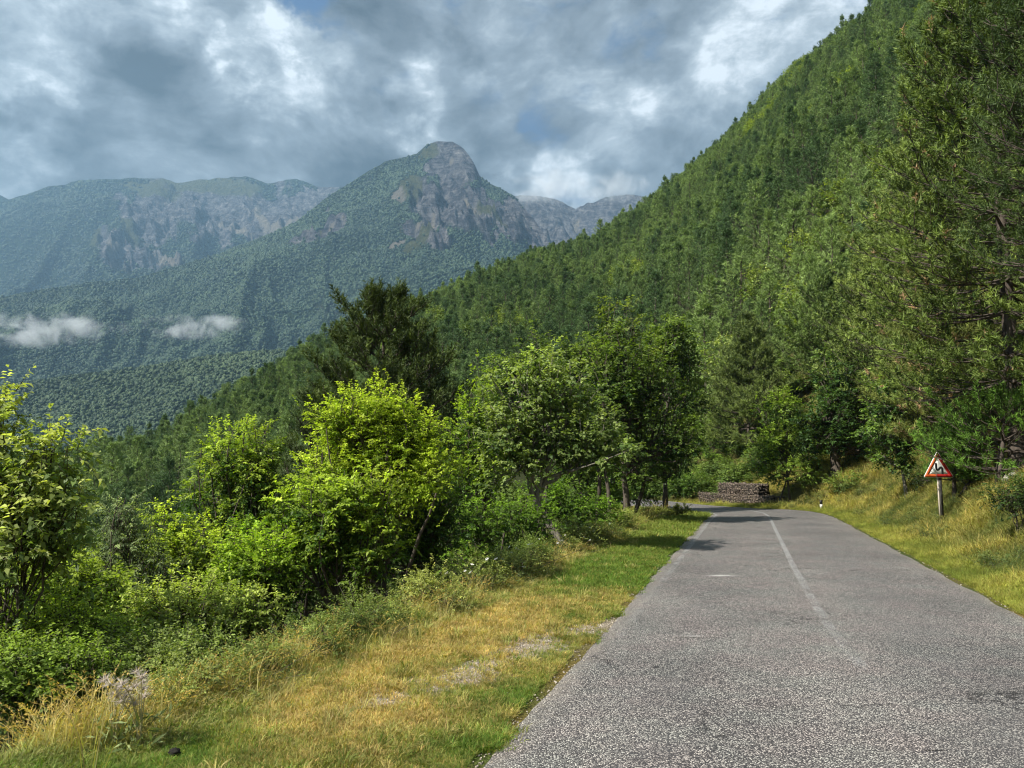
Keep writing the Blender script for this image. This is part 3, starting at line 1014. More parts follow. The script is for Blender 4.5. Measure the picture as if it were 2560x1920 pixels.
    cs = cs * rng.uniform(.72, 1.25, (ns, 1))
    if dead > 0:
        dm_ = (rng.uniform(0, 1, ns) < dead)[:, None]
        cs = np.where(dm_, np.array([.42, .27, .15]) * rng.uniform(.7, 1.3, (ns, 1)), cs)
    cc = np.repeat(cs, nn, 0) * rng.uniform(.8, 1.2, (ns * nn, 1))
    needles(crown, base.reshape(-1, 3), nd.reshape(-1, 3), (nl * rng.uniform(.7, 1.2, ns * nn)), nw, cc)
    rng = old
    return crown, wood


def pine_tree(label, loc, H, cb, R, seed, group=None, name="pine_tree", cat="pine tree", mats=None, bark=None, **kw):
    crown, wood = pine_parts(H, cb, R, seed, **kw)
    e = thing(name, label, cat, loc, group)
    wood.obj("trunk", bark or M_bark_pine, e, smooth=True)
    crown.obj("crown", mats or M_needle, e)
    return e


def broad_parts(lobes, trunk, seed, leaf=(.06, .04), nb=60, nsp=14, nlf=10, col=(.1, .16, .03), hi=(.2, .28, .04), trunk_r=.08, spr=.22, jit=.16, droop=.3,
                zmin=-.55, stems=1, flat=0.0, out_bias=.6, twig=True, var=.22, base_spread=.15):
    """lobes: (cx,cy,cz,rx,ry,rz,weight) relative to the base; trunk: list of points the trunk follows"""
    global rng
    old = rng; rng = np.random.default_rng(seed)
    wood = MB(); crown = MB()
    trunk = np.array(trunk, float)
    lobes = np.array(lobes, float)
    kk = np.linspace(0, 1, 10)
    sgs = np.linspace(0, 1, len(trunk))
    tpath = np.stack([np.interp(kk, sgs, trunk[:, i]) for i in range(3)], 1)
    for s_ in range(stems):
        o_ = np.array([rng.normal() * base_spread, rng.normal() * base_spread, 0]) * (s_ > 0)
        sp_ = tpath + o_ + (rng.normal(size=(1, 3)) * kk[:, None] * .5 * (s_ > 0)) * np.array([1, 1, .2])
        sp_ = sp_ + fbm(kk[:, None] * 5 + seed + s_ * 3, np.array([[0., 3., 9.]]), seed, 3) * np.array([.12, .12, 0]) * trunk_r / .08 * np.sin(kk * 3)[:, None]
        rr = trunk_r * (1 - .72 * kk) * (1 if s_ == 0 else .65); rr[0] *= 1.3
        tubes(wood, sp_, rr, 7)
    tw = lobes[:, 6] / lobes[:, 6].sum()
    LI = rng.choice(len(lobes), nb, p=tw)
    c = lobes[LI, :3]; r = lobes[LI, 3:6]
    dr = rand_dir(nb, zmin)
    rf = rng.uniform(.35, 1.0, nb) ** out_bias * rng.uniform(.88, 1.16, nb)
    end = c + dr * r * rf[:, None]
    # limb to each lobe
    lp = []
    for i, L in enumerate(lobes):
        tz = np.clip(.35 + .5 * rng.uniform(), 0, 1)
        s0 = np.array([np.interp(tz, kk, tpath[:, j]) for j in range(3)])
        e0 = L[:3] - np.array([0, 0, L[5] * .25])
        tt = np.linspace(0, 1, 7)[:, None]
        p = s0 * (1 - tt) + e0 * tt + np.array([0, 0, 1]) * np.sin(tt * 3.14) * -.08 * np.linalg.norm(e0 - s0)
        p[1:-1] += rng.normal(size=(5, 3)) * .04
        lp.append(p)
    lp = np.array(lp)
    tubes(wood, lp, trunk_r * np.linspace(.55, .22, 7)[None].repeat(len(lobes), 0), 5)
    ti = rng.uniform(.35, 1, nb)
    k6 = ti * 6; i6 = np.clip(k6.astype(int), 0, 5); f6 = (k6 - i6)[:, None]
    bs = lp[LI, i6] * (1 - f6) + lp[LI, i6 + 1] * f6
    tt = np.linspace(0, 1, 6)[None, :, None]
    bl = np.linalg.norm(end - bs, axis=1)
    bp = bs[:, None] * (1 - tt) + end[:, None] * tt + rng.normal(size=(nb, 1, 3)) * (.10 * bl)[:, None, None] * np.sin(tt * 3.14) - np.array([0, 0, .06]) * bl[:, None, None] * np.sin(tt * 3.14)
    tubes(wood, bp, trunk_r * np.linspace(.2, .05, 6)[None].repeat(nb, 0) + .002, 4)
    # sprigs
    ts = rng.uniform(.42, 1.02, (nb, nsp)) ** .8
    x = np.clip(ts, 0, .999) * 5; ii = x.astype(int); ff = (x - ii)[..., None]
    m_ = np.arange(nb)[:, None]
    so_ = bp[m_, ii] * (1 - ff) + bp[m_, ii + 1] * ff
    so_ = so_ + rng.normal(size=so_.shape) * jit * (.55 + .45 * np.mean(r, axis=1))[:, None, None]
    outw = nrm(so_ - c[:, None])
    sd = nrm(outw * .7 + rng.normal(size=so_.shape) * .55 + np.array([0, 0, .45 - flat]))
    S0 = so_.reshape(-1, 3); SD = sd.reshape(-1, 3); ns = len(S0)
    OW = outw.reshape(-1, 3)
    SL = spr * rng.uniform(.55, 1.3, ns)
    if twig:
        e_ = S0 + SD * SL[:, None]; e_[:, 2] -= SL * .12
        sidev = nrm(np.cross(SD, rng.normal(size=SD.shape))) * .0035 * (1 + leaf[0] * 4)
        v = np.stack([S0 - sidev, S0 + sidev, e_], 1)
        wood.add(v.reshape(-1, 3), np.arange(ns * 3).reshape(-1, 3))
    u = np.linspace(.08, 1, nlf)[None] + rng.uniform(-.06, .06, (ns, nlf))
    lp_ = S0[:, None] + SD[:, None] * (SL[:, None] * u)[..., None]
    lp_[..., 2] -= (SL[:, None] * u ** 2) * .15
    sidew = nrm(np.cross(SD, np.array([0, 0, 1.])))[:, None] * np.where(np.arange(nlf) % 2 == 0, 1, -1)[None, :, None]
    ld = nrm(SD[:, None] * .55 + sidew * .8 + rng.normal(size=lp_.shape) * .35)
    ln_ = nrm(np.array([0, 0, 1.]) + OW[:, None] * .35 + rng.normal(size=lp_.shape) * .42)
    sz = rng.uniform(.65, 1.2, ns * nlf)
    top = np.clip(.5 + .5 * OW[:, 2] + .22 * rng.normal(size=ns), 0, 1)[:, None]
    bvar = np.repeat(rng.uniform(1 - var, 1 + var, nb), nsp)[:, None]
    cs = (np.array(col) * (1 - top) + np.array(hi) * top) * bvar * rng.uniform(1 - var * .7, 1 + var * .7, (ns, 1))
    cc = np.repeat(cs, nlf, 0) * rng.uniform(.8, 1.22, (ns * nlf, 1))
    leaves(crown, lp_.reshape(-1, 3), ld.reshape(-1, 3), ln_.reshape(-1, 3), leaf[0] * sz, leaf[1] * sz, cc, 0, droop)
    rng = old
    return crown, wood


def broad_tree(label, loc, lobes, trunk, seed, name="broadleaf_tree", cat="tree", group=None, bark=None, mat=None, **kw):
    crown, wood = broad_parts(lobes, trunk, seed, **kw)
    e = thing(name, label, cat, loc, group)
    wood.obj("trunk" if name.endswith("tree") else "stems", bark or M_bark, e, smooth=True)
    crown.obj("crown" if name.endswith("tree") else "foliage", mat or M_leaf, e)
    return e


def G(px, y, sink=0.05):
    """standing point on the ground y metres ahead under column px"""
    x = (px - 512) / FPX * y * math.cos(PITCH)
    for _ in range(3):
        z = ground_z(x, y)
        x = (px - 512) / FPX * (y * math.cos(PITCH) + (z - CAM_H) * math.sin(PITCH))
    return np.array([x, y, ground_z(x, y) - sink])


def lobes_px(base, items):
    """items: (px, py, rx_px, rz_px, y offset, depth radius factor, weight) -> lobes relative to base"""
    out = []
    for (px, py, rx, rz, dy, rd, w) in items:
        p = W(px, py, base[1] + dy)
        k = (base[1] + dy) / FPX
        out.append([*(p - base), rx * k, rx * k * rd, rz * k, w])
    return out


# ------------------------------------------------------------------ hillside forest
hill_src = []     # (crown mesh, trunk mesh, joined object)
for k in range(6):
    wd = [1.0, .8, 1.15, .9, 1.05, .7][k]
    cr_, wd_ = pine_parts(10, 1.2, 2.5 * wd, 500 + k, nwh=11, per=5, k2=4, k3=3, nn=8, nl=.34, nw=.05, shoot=.45, col=(.7, .75, .72), tip=(1.35, 1.4, 1.15), trunk_r=.14,
                          rise=(.1, 1.05), upturn=.55, trunk_bend=.35, tops=10,
                          prof=[None, lambda f: (1 - f) ** .9 + .05, lambda f: np.clip((1 - f) ** .55, .12, 1) * (.5 + .5 * min(1, f / .3)), None, lambda f: np.clip((1 - f) ** .6, .1, 1), lambda f: (1 - f) ** .8 + .06][k])
    hill_src.append((cr_, wd_, M_needle_t))
for k in range(3):
    cr_, wd_ = broad_parts([(0, 0, 6, 2.2, 2.2, 2.6, 3), (.8, .5, 4, 1.8, 1.8, 1.8, 1), (-.9, -.3, 4.5, 1.8, 1.8, 1.8, 1)], [(0, 0, 0), (.1, 0, 3), (0, .1, 7)], 520 + k, leaf=(.30, .22), nb=50, nsp=7, nlf=5,
                           col=(.6, .75, .6), hi=(1.25, 1.2, 1.1), trunk_r=.12, spr=.5, jit=.18, twig=False)
    hill_src.append((cr_, wd_, M_leaf_t))


def joined(cr_, wd_, mt, name):
    j = MB()
    j.v = cr_.v + wd_.v; j.c = cr_.c + wd_.c
    n = 0
    j.t = []; j.q = []; j.tm = []; j.qm = []
    for src, off, mi in ((cr_, 0, 0), (wd_, cr_.n, 1)):
        for a in src.t: j.t.append(a + off); j.tm.append(np.full(len(a), mi))
        for a in src.q: j.q.append(a + off); j.qm.append(np.full(len(a), mi))
    j.n = cr_.n + wd_.n
    return j.obj(name, [mt, M_bark], link=False)


hill_join = [joined(a, b, c_, "forest_tree") for a, b, c_ in hill_src]
for i, o in enumerate(hill_join): o.name = "forest_tree_%02d" % i
hill_crown = [a.mesh("pine_crown" if i < 6 else "leafy_crown", [c_]) for i, (a, b, c_) in enumerate(hill_src)]
hill_trunk = [b.mesh("trunk_mesh", [M_bark]) for (a, b, c_) in hill_src]

hr = np.random.default_rng(77)
sp = 2.9
gx, gy = np.meshgrid(np.arange(-330, 400, sp), np.arange(31, 470, sp))
hx = (gx + hr.uniform(-.5, .5, gx.shape) * sp * 1.1).ravel(); hy = (gy + hr.uniform(-.5, .5, gy.shape) * sp * 1.1).ravel()
q = hx / hy
ok = (q > -.80) & (q < .88)
yy = np.clip(hy, -8, 80)
ul = Lf(yy) - hx; ur = hx - Rf(yy)
ok &= (ul > 4.5) | (ur > 7.0) | (hy > 74)
ok &= ~((hy < 46) & (ul < 8) & (ul > 0))
ok &= ~((hy < 52) & (q > .17) & (q < .44) & (ur < 9))
ok &= ~((hy < 40) & (ur > 0))
ok &= hy < YR(np.clip(q, -1.2, 1.5)) + 14
ok &= (hy < 150) | (hr.uniform(0, 1, len(hx)) < .95)
hx = hx[ok]; hy = hy[ok]
hz = height(hx, hy)
n = len(hx)
q = hx / hy
hs = np.where(hr.uniform(0, 1, n) < .05, 1.2, 1.0) * hr.uniform(.70, 1.15, n) * (1 + .12 * fbm(hx / 30, hy / 30, 5, 2)) * np.interp(hy, [30, 60, 300], [.66, .76, .84])
up = sstep(hy, 200, 380) * sstep(q, .2, .5)
dec = (fbm(hx / 24, hy / 24, 91, 3) + .42 * up - .14 * (1 - sstep(hy, 90, 220)) + .12 * hr.normal(size=n)) > .34
kind = np.where(dec, 6 + hr.integers(0, 3, n), hr.integers(0, 6, n))
tn = np.clip(.5 + 1.0 * fbm(hx / 28, hy / 28, 97, 3) + .36 * hr.normal(size=n), 0, 1)[:, None]
tint = np.where(dec[:, None], np.array([.10, .145, .04]) * (1 - tn) + np.array([.23, .28, .075]) * tn,
                np.array([.070, .118, .044]) * (1 - tn) + np.array([.195, .262, .085]) * tn)
rot = np.stack([hr.normal(0, .05, n), hr.normal(0, .05, n), hr.uniform(0, 6.28, n)], 1)
wide = np.interp(hy, [40, 120, 400], [1.05, 1.2, 1.25])
sc3 = np.stack([hs * wide * hr.uniform(.85, 1.2, n), hs * wide * hr.uniform(.85, 1.2, n), hs * hr.uniform(.78, 1.1, n)], 1)
px, py, dd = project(np.stack([hx, hy, hz + 6 * hs], -1))
inview = (px > -15) & (px < 1035) & (py > -30) & (py < 560)
order = np.argsort(np.where(inview, dd, 1e9))
solo = order[:300]
rest = np.setdiff1d(np.arange(n), solo)
lab_p = "dark green pine standing close among others in the wood below the hillside"
for r_, i in enumerate(solo):
    k = int(kind[i]); loc = (float(hx[i]), float(hy[i]), float(hz[i]) - .1)
    left_side = q[i] < -.02
    if k >= 6:
        nm, cat = "broadleaf_tree", "tree"
        lab = "light green leafy tree among the pines of the wooded slope"
        grp = "leafy trees scattered through the pine forest"
    else:
        nm, cat = "pine_tree", "pine tree"
        if left_side:
            lab = "dark pine in the dense wood in the dip left of the road"; grp = "pines in the dip left of the road"
        else:
            lab = "dark green pine on the steep forested hillside beyond the bend"; grp = "pines on the hillside beyond the road bend"
    if r_ < 80:
        e = thing(nm, lab, cat, loc, grp)
        e.rotation_euler = tuple(float(v) for v in rot[i]); e.scale = tuple(float(v) for v in sc3[i])
        for nm2, me2 in (("trunk", hill_trunk[k]), ("crown", hill_crown[k])):
            ch = bpy.data.objects.new(nm2, me2); COL.objects.link(ch); ch.parent = e
            ch['tint'] = [float(v) for v in tint[i]]
    else:
        o = bpy.data.objects.new(nm, hill_join[k].data); COL.objects.link(o)
        o.location = loc; o.rotation_euler = tuple(float(v) for v in rot[i]); o.scale = tuple(float(v) for v in sc3[i])
        o['label'] = lab; o['category'] = cat; o['group'] = grp; o['tint'] = [float(v) for v in tint[i]]
scatter("hillside_forest", "dense pine forest with leafy patches covering the steep hillside",
        np.stack([hx, hy, hz - .1], -1)[rest], rot[rest], sc3[rest], kind[rest], tint[rest], hill_join)

# ------------------------------------------------------------------ near trees, left of the road
# big open-grown pine behind the yellow-green tree
b = G(372, 20.5)
pine_tree("big dark open-crowned pine rising behind the yellow-green tree", b, W(372, 292, 20.5)[2] - b[2], 2.0, 3.7, 601,
          nwh=15, per=7, k2=10, k3=5, nn=24, nl=.125, nw=.022, shoot=.30, rise=(-.05, .62), upturn=.34, trunk_r=.19, col=(.03, .05, .012), tip=(.10, .135, .03), tops=10,
          prof=lambda f: np.interp(f, [0, .15, .45, .7, .86, 1], [.95, 1.0, .74, .46, .32, .12]))
b = G(300, 19.0)
pine_tree("smaller pine low on the left flank of the big dark pine", b, W(300, 392, 19.0)[2] - b[2], .8, 2.1, 602,
          nwh=11, per=5, k2=7, k3=3, nn=20, nl=.12, nw=.016, shoot=.28, rise=(.05, 1.0), upturn=.6, trunk_r=.12, col=(.028, .046, .012), tip=(.08, .11, .028), tops=4)
b = G(432, 22.5)
pine_tree("pine with tufted branch tips between the big pine and the maple", b, W(432, 338, 22.5)[2] - b[2], .8, 2.5, 603,
          nwh=12, per=5, k2=7, k3=3, nn=20, nl=.12, nw=.017, shoot=.28, rise=(.05, 1.0), upturn=.6, trunk_r=.13, col=(.028, .046, .012), tip=(.08, .11, .028), tops=5)

YG = dict(col=(.16, .24, .014), hi=(.54, .64, .07))
b = G(372, 11.2)
broad_tree("bright yellow-green round tree in front of the big dark pine", b,
           lobes_px(b, [(355, 425, 46, 36, 0, .9, 3), (405, 430, 40, 34, .2, .9, 2.4), (330, 470, 34, 34, -.1, .9, 1.6), (425, 478, 40, 34, .1, .9, 2), (378, 480, 60, 40, 0, .8, 2.4), (350, 405, 24, 20, 0, .9, 1), (395, 408, 26, 20, .3, .9, 1)]),
           [(0, 0, 0), (-.05, 0, .9), (0, 0, 1.6), (.05, .1, 2.4)], 611, leaf=(.048, .027), nb=180, nsp=21, nlf=13, trunk_r=.075, spr=.19, jit=.10, stems=3, **YG)
b = G(330, 9.9)
broad_tree("low yellow-green tree with a dark underside at the front of the tall one", b,
           lobes_px(b, [(330, 500, 42, 28, 0, .9, 2.6), (365, 492, 30, 26, .1, .9, 1.6), (372, 535, 36, 30, 0, .9, 1.6), (318, 540, 36, 26, 0, .9, 1.6), (290, 505, 18, 18, 0, .9, .6), (352, 570, 26, 20, .1, .9, .8)]),
           [(.3, .2, -.1), (.2, .1, .5), (0, 0, 1.1)], 612, leaf=(.056, .032), nb=95, nsp=15, nlf=13, trunk_r=.06, spr=.18, jit=.10, stems=3, col=(.05, .105, .012), hi=(.42, .53, .06))
b = G(242, 12.4)
broad_tree("round yellow-green treetop left of the brightest tree", b,
           lobes_px(b, [(228, 452, 32, 30, 0, .9, 2), (258, 448, 26, 30, .1, .9, 2), (212, 478, 26, 20, 0, .9, 1), (256, 486, 32, 28, 0, .9, 1.6), (236, 510, 30, 22, .1, .9, 1)]),
           [(0, 0, 0), (.1, 0, 1.3), (0, 0, 2.5)], 613, leaf=(.060, .034), nb=90, nsp=15, nlf=12, trunk_r=.07, spr=.2, jit=.11, stems=2, col=(.045, .10, .012), hi=(.42, .52, .065))
b = G(262, 11.2)
broad_tree("dark green bushy tree in the shade beneath the yellow-green crowns", b,
           lobes_px(b, [(255, 545, 40, 30, 0, .9, 2), (292, 560, 34, 34, 0, .9, 1.6), (250, 580, 30, 20, -.2, .9, 1)]),
           [(0, 0, 0), (.1, 0, .6), (0, 0, 1.2)], 614, leaf=(.055, .034), nb=75, nsp=14, nlf=11, trunk_r=.06, spr=.18, jit=.12, stems=3, col=(.03, .075, .012), hi=(.24, .38, .03))
b = G(408, 11.8)
broad_tree("dark green undergrowth tree right of the bright yellow-green tree", b,
           lobes_px(b, [(430, 520, 30, 32, 0, .9, 1.6), (400, 545, 34, 28, 0, .9, 1.6), (446, 500, 20, 28, .2, .9, .8)]),
           [(0, 0, 0), (.05, 0, .6), (0, 0, 1.2)], 615, leaf=(.058, .036), nb=70, nsp=13, nlf=10, trunk_r=.05, spr=.18, jit=.13, stems=3, col=(.025, .062, .012), hi=(.15, .25, .03))
# maple
b = G(567, 16.4)
broad_tree("pale-leaved maple leaning left with a forked grey trunk at the verge", b,
           lobes_px(b, [(520, 392, 44, 34, 0, .9, 2.4), (560, 385, 44, 36, .3, .9, 2.4), (505, 432, 36, 32, -.2, .9, 2), (548, 430, 40, 30, 0, .9, 2), (590, 430, 34, 32, 0, .9, 1.6), (610, 452, 28, 16, -.2, .9, .9), (515, 470, 30, 24, -.2, .9, 1.2), (540, 365, 22, 18, 0, .9, .8)]),
           [(.1, 0, 0), (-.35, 0, .75), (-.72, 0, 1.35), (-.75, 0, 2.0), (-.70, 0, 3.1)], 621, leaf=(.085, .068), nb=130, nsp=15, nlf=10, trunk_r=.095, spr=.27, jit=.16, bark=M_bark_grey,
           col=(.07, .12, .03), hi=(.32, .39, .12), droop=.35)
b = G(480, 17.4)
broad_tree("slim bright green tree between the yellow-green tree and the maple", b,
           lobes_px(b, [(480, 395, 14, 34, 0, 1, 1), (470, 425, 26, 34, 0, .9, 1.4), (486, 460, 26, 30, 0, .9, 1.2), (466, 470, 24, 24, 0, .9, 1)]),
           [(0, 0, 0), (.1, 0, 1.5), (.1, 0, 3.0)], 622, leaf=(.075, .045), nb=75, nsp=13, nlf=10, trunk_r=.06, spr=.24, jit=.16, stems=2, col=(.06, .12, .015), hi=(.34, .46, .04))
b = G(500, 14.6)
broad_tree("low green bush in shade under the maple crown", b,
           lobes_px(b, [(478, 520, 26, 20, 0, .9, 1), (512, 512, 26, 22, .3, .9, 1.1), (540, 520, 20, 20, .5, .9, .7), (468, 560, 30, 18, 0, .9, .8)]),
           [(0, 0, 0), (.05, 0, .4), (0, 0, .9)], 623, name="bush", cat="bush", leaf=(.06, .04), nb=60, nsp=13, nlf=10, trunk_r=.04, spr=.2, jit=.15, stems=4, col=(.035, .08, .012), hi=(.19, .31, .03))
# dark tree by the bend, its neighbours
b = G(624, 24.8)
broad_tree("tall dark tree with several trunks on the verge before the bend", b,
           lobes_px(b, [(618, 372, 34, 38, 0, .9, 2.4), (648, 380, 38, 44, .4, .9, 2.6), (612, 412, 40, 30, 0, .9, 2), (655, 430, 38, 38, .2, .9, 2.4), (625, 455, 40, 30, 0, .9, 1.6), (682, 440, 22, 28, .2, .9, 1), (625, 345, 20, 22, 0, .9, .8), (645, 480, 44, 16, 0, .9, 1)]),
           [(0, 0, 0), (.1, 0, 2.2), (.25, 0, 4.5)], 631, leaf=(.115, .08), nb=150, nsp=13, nlf=9, trunk_r=.13, spr=.33, jit=.17, stems=4, base_spread=.5, col=(.022, .052, .010), hi=(.17, .24, .045))
b = G(612, 31)
broad_tree("light-topped tree rising behind the tall dark verge tree", b,
           lobes_px(b, [(618, 312, 16, 20, 0, .9, .8), (622, 342, 28, 26, 0, .9, 1.4), (596, 372, 26, 26, 0, .9, 1.2), (640, 365, 24, 26, 0, .9, 1)]),
           [(0, 0, 0), (.1, 0, 4), (.2, 0, 7)], 632, leaf=(.15, .10), nb=80, nsp=12, nlf=8, trunk_r=.14, spr=.4, jit=.17, col=(.05, .085, .018), hi=(.24, .29, .07))
b = G(672, 34)
broad_tree("light green tree crown behind the dark verge tree near the bend", b,
           lobes_px(b, [(668, 328, 20, 18, 0, .9, 1), (680, 352, 22, 24, 0, .9, 1.2), (655, 345, 16, 20, 0, .9, .8), (690, 395, 20, 30, .3, .9, 1.1), (694, 430, 20, 26, .3, .9, 1)]),
           [(-.3, 0, 0), (-.2, 0, 3), (0, 0, 6.5)], 633, leaf=(.15, .10), nb=90, nsp=12, nlf=8, trunk_r=.11, spr=.4, jit=.17, col=(.04, .08, .016), hi=(.20, .27, .05))
b = G(665, 31.6)
broad_tree("thin-trunked leafy tree standing where the road turns", b,
           lobes_px(b, [(664, 440, 30, 24, 0, .9, 1.4), (680, 462, 24, 18, 0, .9, 1), (650, 470, 22, 18, 0, .9, 1)]),
           [(0, 0, -.1), (.02, 0, 1.4), (-.05, 0, 2.8)], 634, leaf=(.11, .08), nb=55, nsp=12, nlf=8, trunk_r=.085, spr=.32, jit=.17, col=(.03, .065, .012), hi=(.15, .22, .035))
b = G(590, 27.5)
broad_tree("leafy tree filling the gap between maple and dark tree", b,
           lobes_px(b, [(580, 470, 34, 30, 0, .9, 1.4), (560, 440, 30, 30, 0, .9, 1), (600, 500, 30, 18, 0, .9, 1)]),
           [(0, 0, 0), (0, 0, 2), (0, 0, 3.4)], 635, leaf=(.11, .075), nb=70, nsp=12, nlf=8, trunk_r=.08, spr=.32, jit=.17, stems=2, col=(.03, .07, .012), hi=(.17, .26, .03))
b = G(585, 21)
broad_tree("low bright bush at the foot of the dark tree trunks", b,
           lobes_px(b, [(575, 510, 26, 16, 0, .9, 1), (600, 520, 24, 14, 0, .9, 1), (560, 500, 20, 18, 0, .9, .8)]),
           [(0, 0, 0), (0, 0, .5), (0, 0, .9)], 636, name="bush", cat="bush", leaf=(.085, .06), nb=50, nsp=12, nlf=8, trunk_r=.04, spr=.28, jit=.17, stems=3, col=(.04, .085, .012), hi=(.18, .30, .03))
for i_, (px_, y_, lb_, lab_) in enumerate([(640, 35.5, [(632, 492, 16, 9, 0, .9, 1), (650, 490, 12, 9, 0, .9, 1), (615, 492, 14, 10, 0, .9, 1)], "leafy bush filling in behind the trunks at the bend"),
        (585, 34, [(570, 492, 20, 12, 0, .9, 1), (600, 490, 18, 11, 0, .9, 1), (545, 488, 18, 12, 0, .9, 1)], "green bush seen under the dark tree beyond its trunks")]):
    b = G(px_, y_); lo = lobes_px(b, lb_); h_ = max(v[2] for v in lo)
    broad_tree(lab_, b, lo, [(0, 0, 0), (.02, 0, h_ * .4), (0, 0, h_ * .8)], 690 + i_, name="bush", cat="bush", leaf=(.10, .065), nb=70, nsp=10, nlf=9, trunk_r=.03, spr=.32, jit=.2, stems=4, col=(.04, .08, .02), hi=(.17, .26, .05))
b = G(545, 29)
broad_tree("mid green tree behind the maple crown", b,
           lobes_px(b, [(530, 372, 22, 24, 0, .9, 1), (505, 372, 24, 28, 0, .9, 1), (575, 360, 22, 26, 0, .9, 1), (535, 345, 14, 18, 0, .9, .5)]),
           [(0, 0, 0), (0, 0, 3), (0, 0, 6)], 637, leaf=(.13, .09), nb=80, nsp=12, nlf=8, trunk_r=.12, spr=.36, jit=.17, stems=2, col=(.035, .07, .016), hi=(.17, .23, .05))

# shrubs in the lower left
b = G(20, 6.9)
broad_tree("large-leaved shrub tree at the left edge of the view", b,
           lobes_px(b, [(8, 458, 38, 34, 0, .9, 1.8), (52, 446, 24, 14, 0, .9, 1.1), (30, 492, 42, 30, 0, .9, 2), (-26, 440, 30, 46, 0, .9, 1.4), (20, 532, 50, 28, -.1, .9, 1.6), (66, 506, 24, 8, 0, .9, .5), (-8, 412, 12, 24, 0, .9, .6)]),
           [(-.3, 0, 0), (-.3, 0, 1), (-.15, 0, 2)], 641, name="shrub", cat="shrub", leaf=(.066, .040), nb=70, nsp=11, nlf=11, trunk_r=.028, spr=.24, jit=.13, stems=3, col=(.13, .19, .05), hi=(.52, .56, .16), droop=.4)
b = G(118, 9.6)
broad_tree("feathery pale green juniper-like bush with drooping tips", b,
           lobes_px(b, [(120, 512, 12, 20, 0, 1, 1), (126, 540, 22, 24, 0, .9, 1.4), (106, 560, 22, 18, 0, .9, 1), (150, 560, 24, 16, 0, .9, 1)]),
           [(0, 0, 0), (0, 0, .7), (0, 0, 1.5)], 642, name="shrub", cat="shrub", leaf=(.045, .014), nb=80, nsp=12, nlf=14, trunk_r=.04, spr=.22, jit=.09, stems=2, col=(.09, .13, .05), hi=(.36, .44, .18), droop=.5)
shr = [  # px, y, [(lobes)], label, col, hi, leaf
    (185, 10.6, [(168, 525, 22, 22, 0, .9, 1), (200, 545, 36, 26, 0, .9, 1.4), (160, 555, 30, 22, 0, .9, 1.2), (228, 560, 26, 20, 0, .9, 1)], "yellowish shrub with upright tips in the middle of the thicket", (.09, .15, .012), (.50, .60, .06), .05),
    (60, 8.4, [(50, 570, 50, 30, 0, .9, 1.6), (10, 560, 40, 34, 0, .9, 1.2), (95, 585, 40, 22, 0, .9, 1.2)], "broad light green shrub at the far left of the thicket", (.075, .13, .014), (.44, .54, .07), .046),
    (205, 8.3, [(190, 605, 50, 30, 0, .9, 2), (238, 612, 36, 22, 0, .9, 1.2), (150, 615, 42, 26, 0, .9, 1.4), (262, 603, 22, 8, 0, .9, .4)], "wide spreading shrub with bare twigs reaching toward the verge", (.085, .13, .018), (.48, .56, .12), .040),
    (95, 7.2, [(80, 628, 50, 28, 0, .9, 1.6), (30, 620, 46, 30, 0, .9, 1.4), (130, 650, 34, 18, 0, .9, .9)], "light green shrub low in the left foreground thicket", (.07, .12, .014), (.42, .54, .06), .040),
    (40, 6.1, [(20, 668, 44, 22, 0, .9, 1.2), (75, 672, 36, 16, 0, .9, 1)], "dark shaded shrub behind the tall dry grass", (.05, .09, .014), (.26, .36, .05), .036),
    (170, 6.9, [(165, 660, 40, 18, 0, .9, 1.2), (205, 655, 34, 18, 0, .9, 1), (120, 668, 26, 12, 0, .9, .6)], "grey-green twiggy shrub above the dry thistles", (.045, .075, .02), (.28, .35, .09), .036),
    (262, 9.4, [(262, 560, 34, 26, 0, .9, 1.4), (232, 590, 24, 20, 0, .9, 1)], "mid green shrub below the round yellow-green treetop", (.05, .10, .012), (.36, .50, .04), .046),
]
for i, (px_, y_, lb, lab, c0, c1, lf) in enumerate(shr):
    b = G(px_, y_)
    lo = lobes_px(b, lb)
    h_ = max(v[2] for v in lo)
    broad_tree(lab, b, lo, [(0, 0, 0), (.05, 0, h_ * .4), (0, 0, h_ * .8)], 650 + i, name="shrub", cat="shrub", leaf=(lf, lf * .58), nb=105, nsp=14, nlf=11, trunk_r=.035, spr=.17, jit=.11, stems=4, col=c0, hi=c1, base_spread=.2)
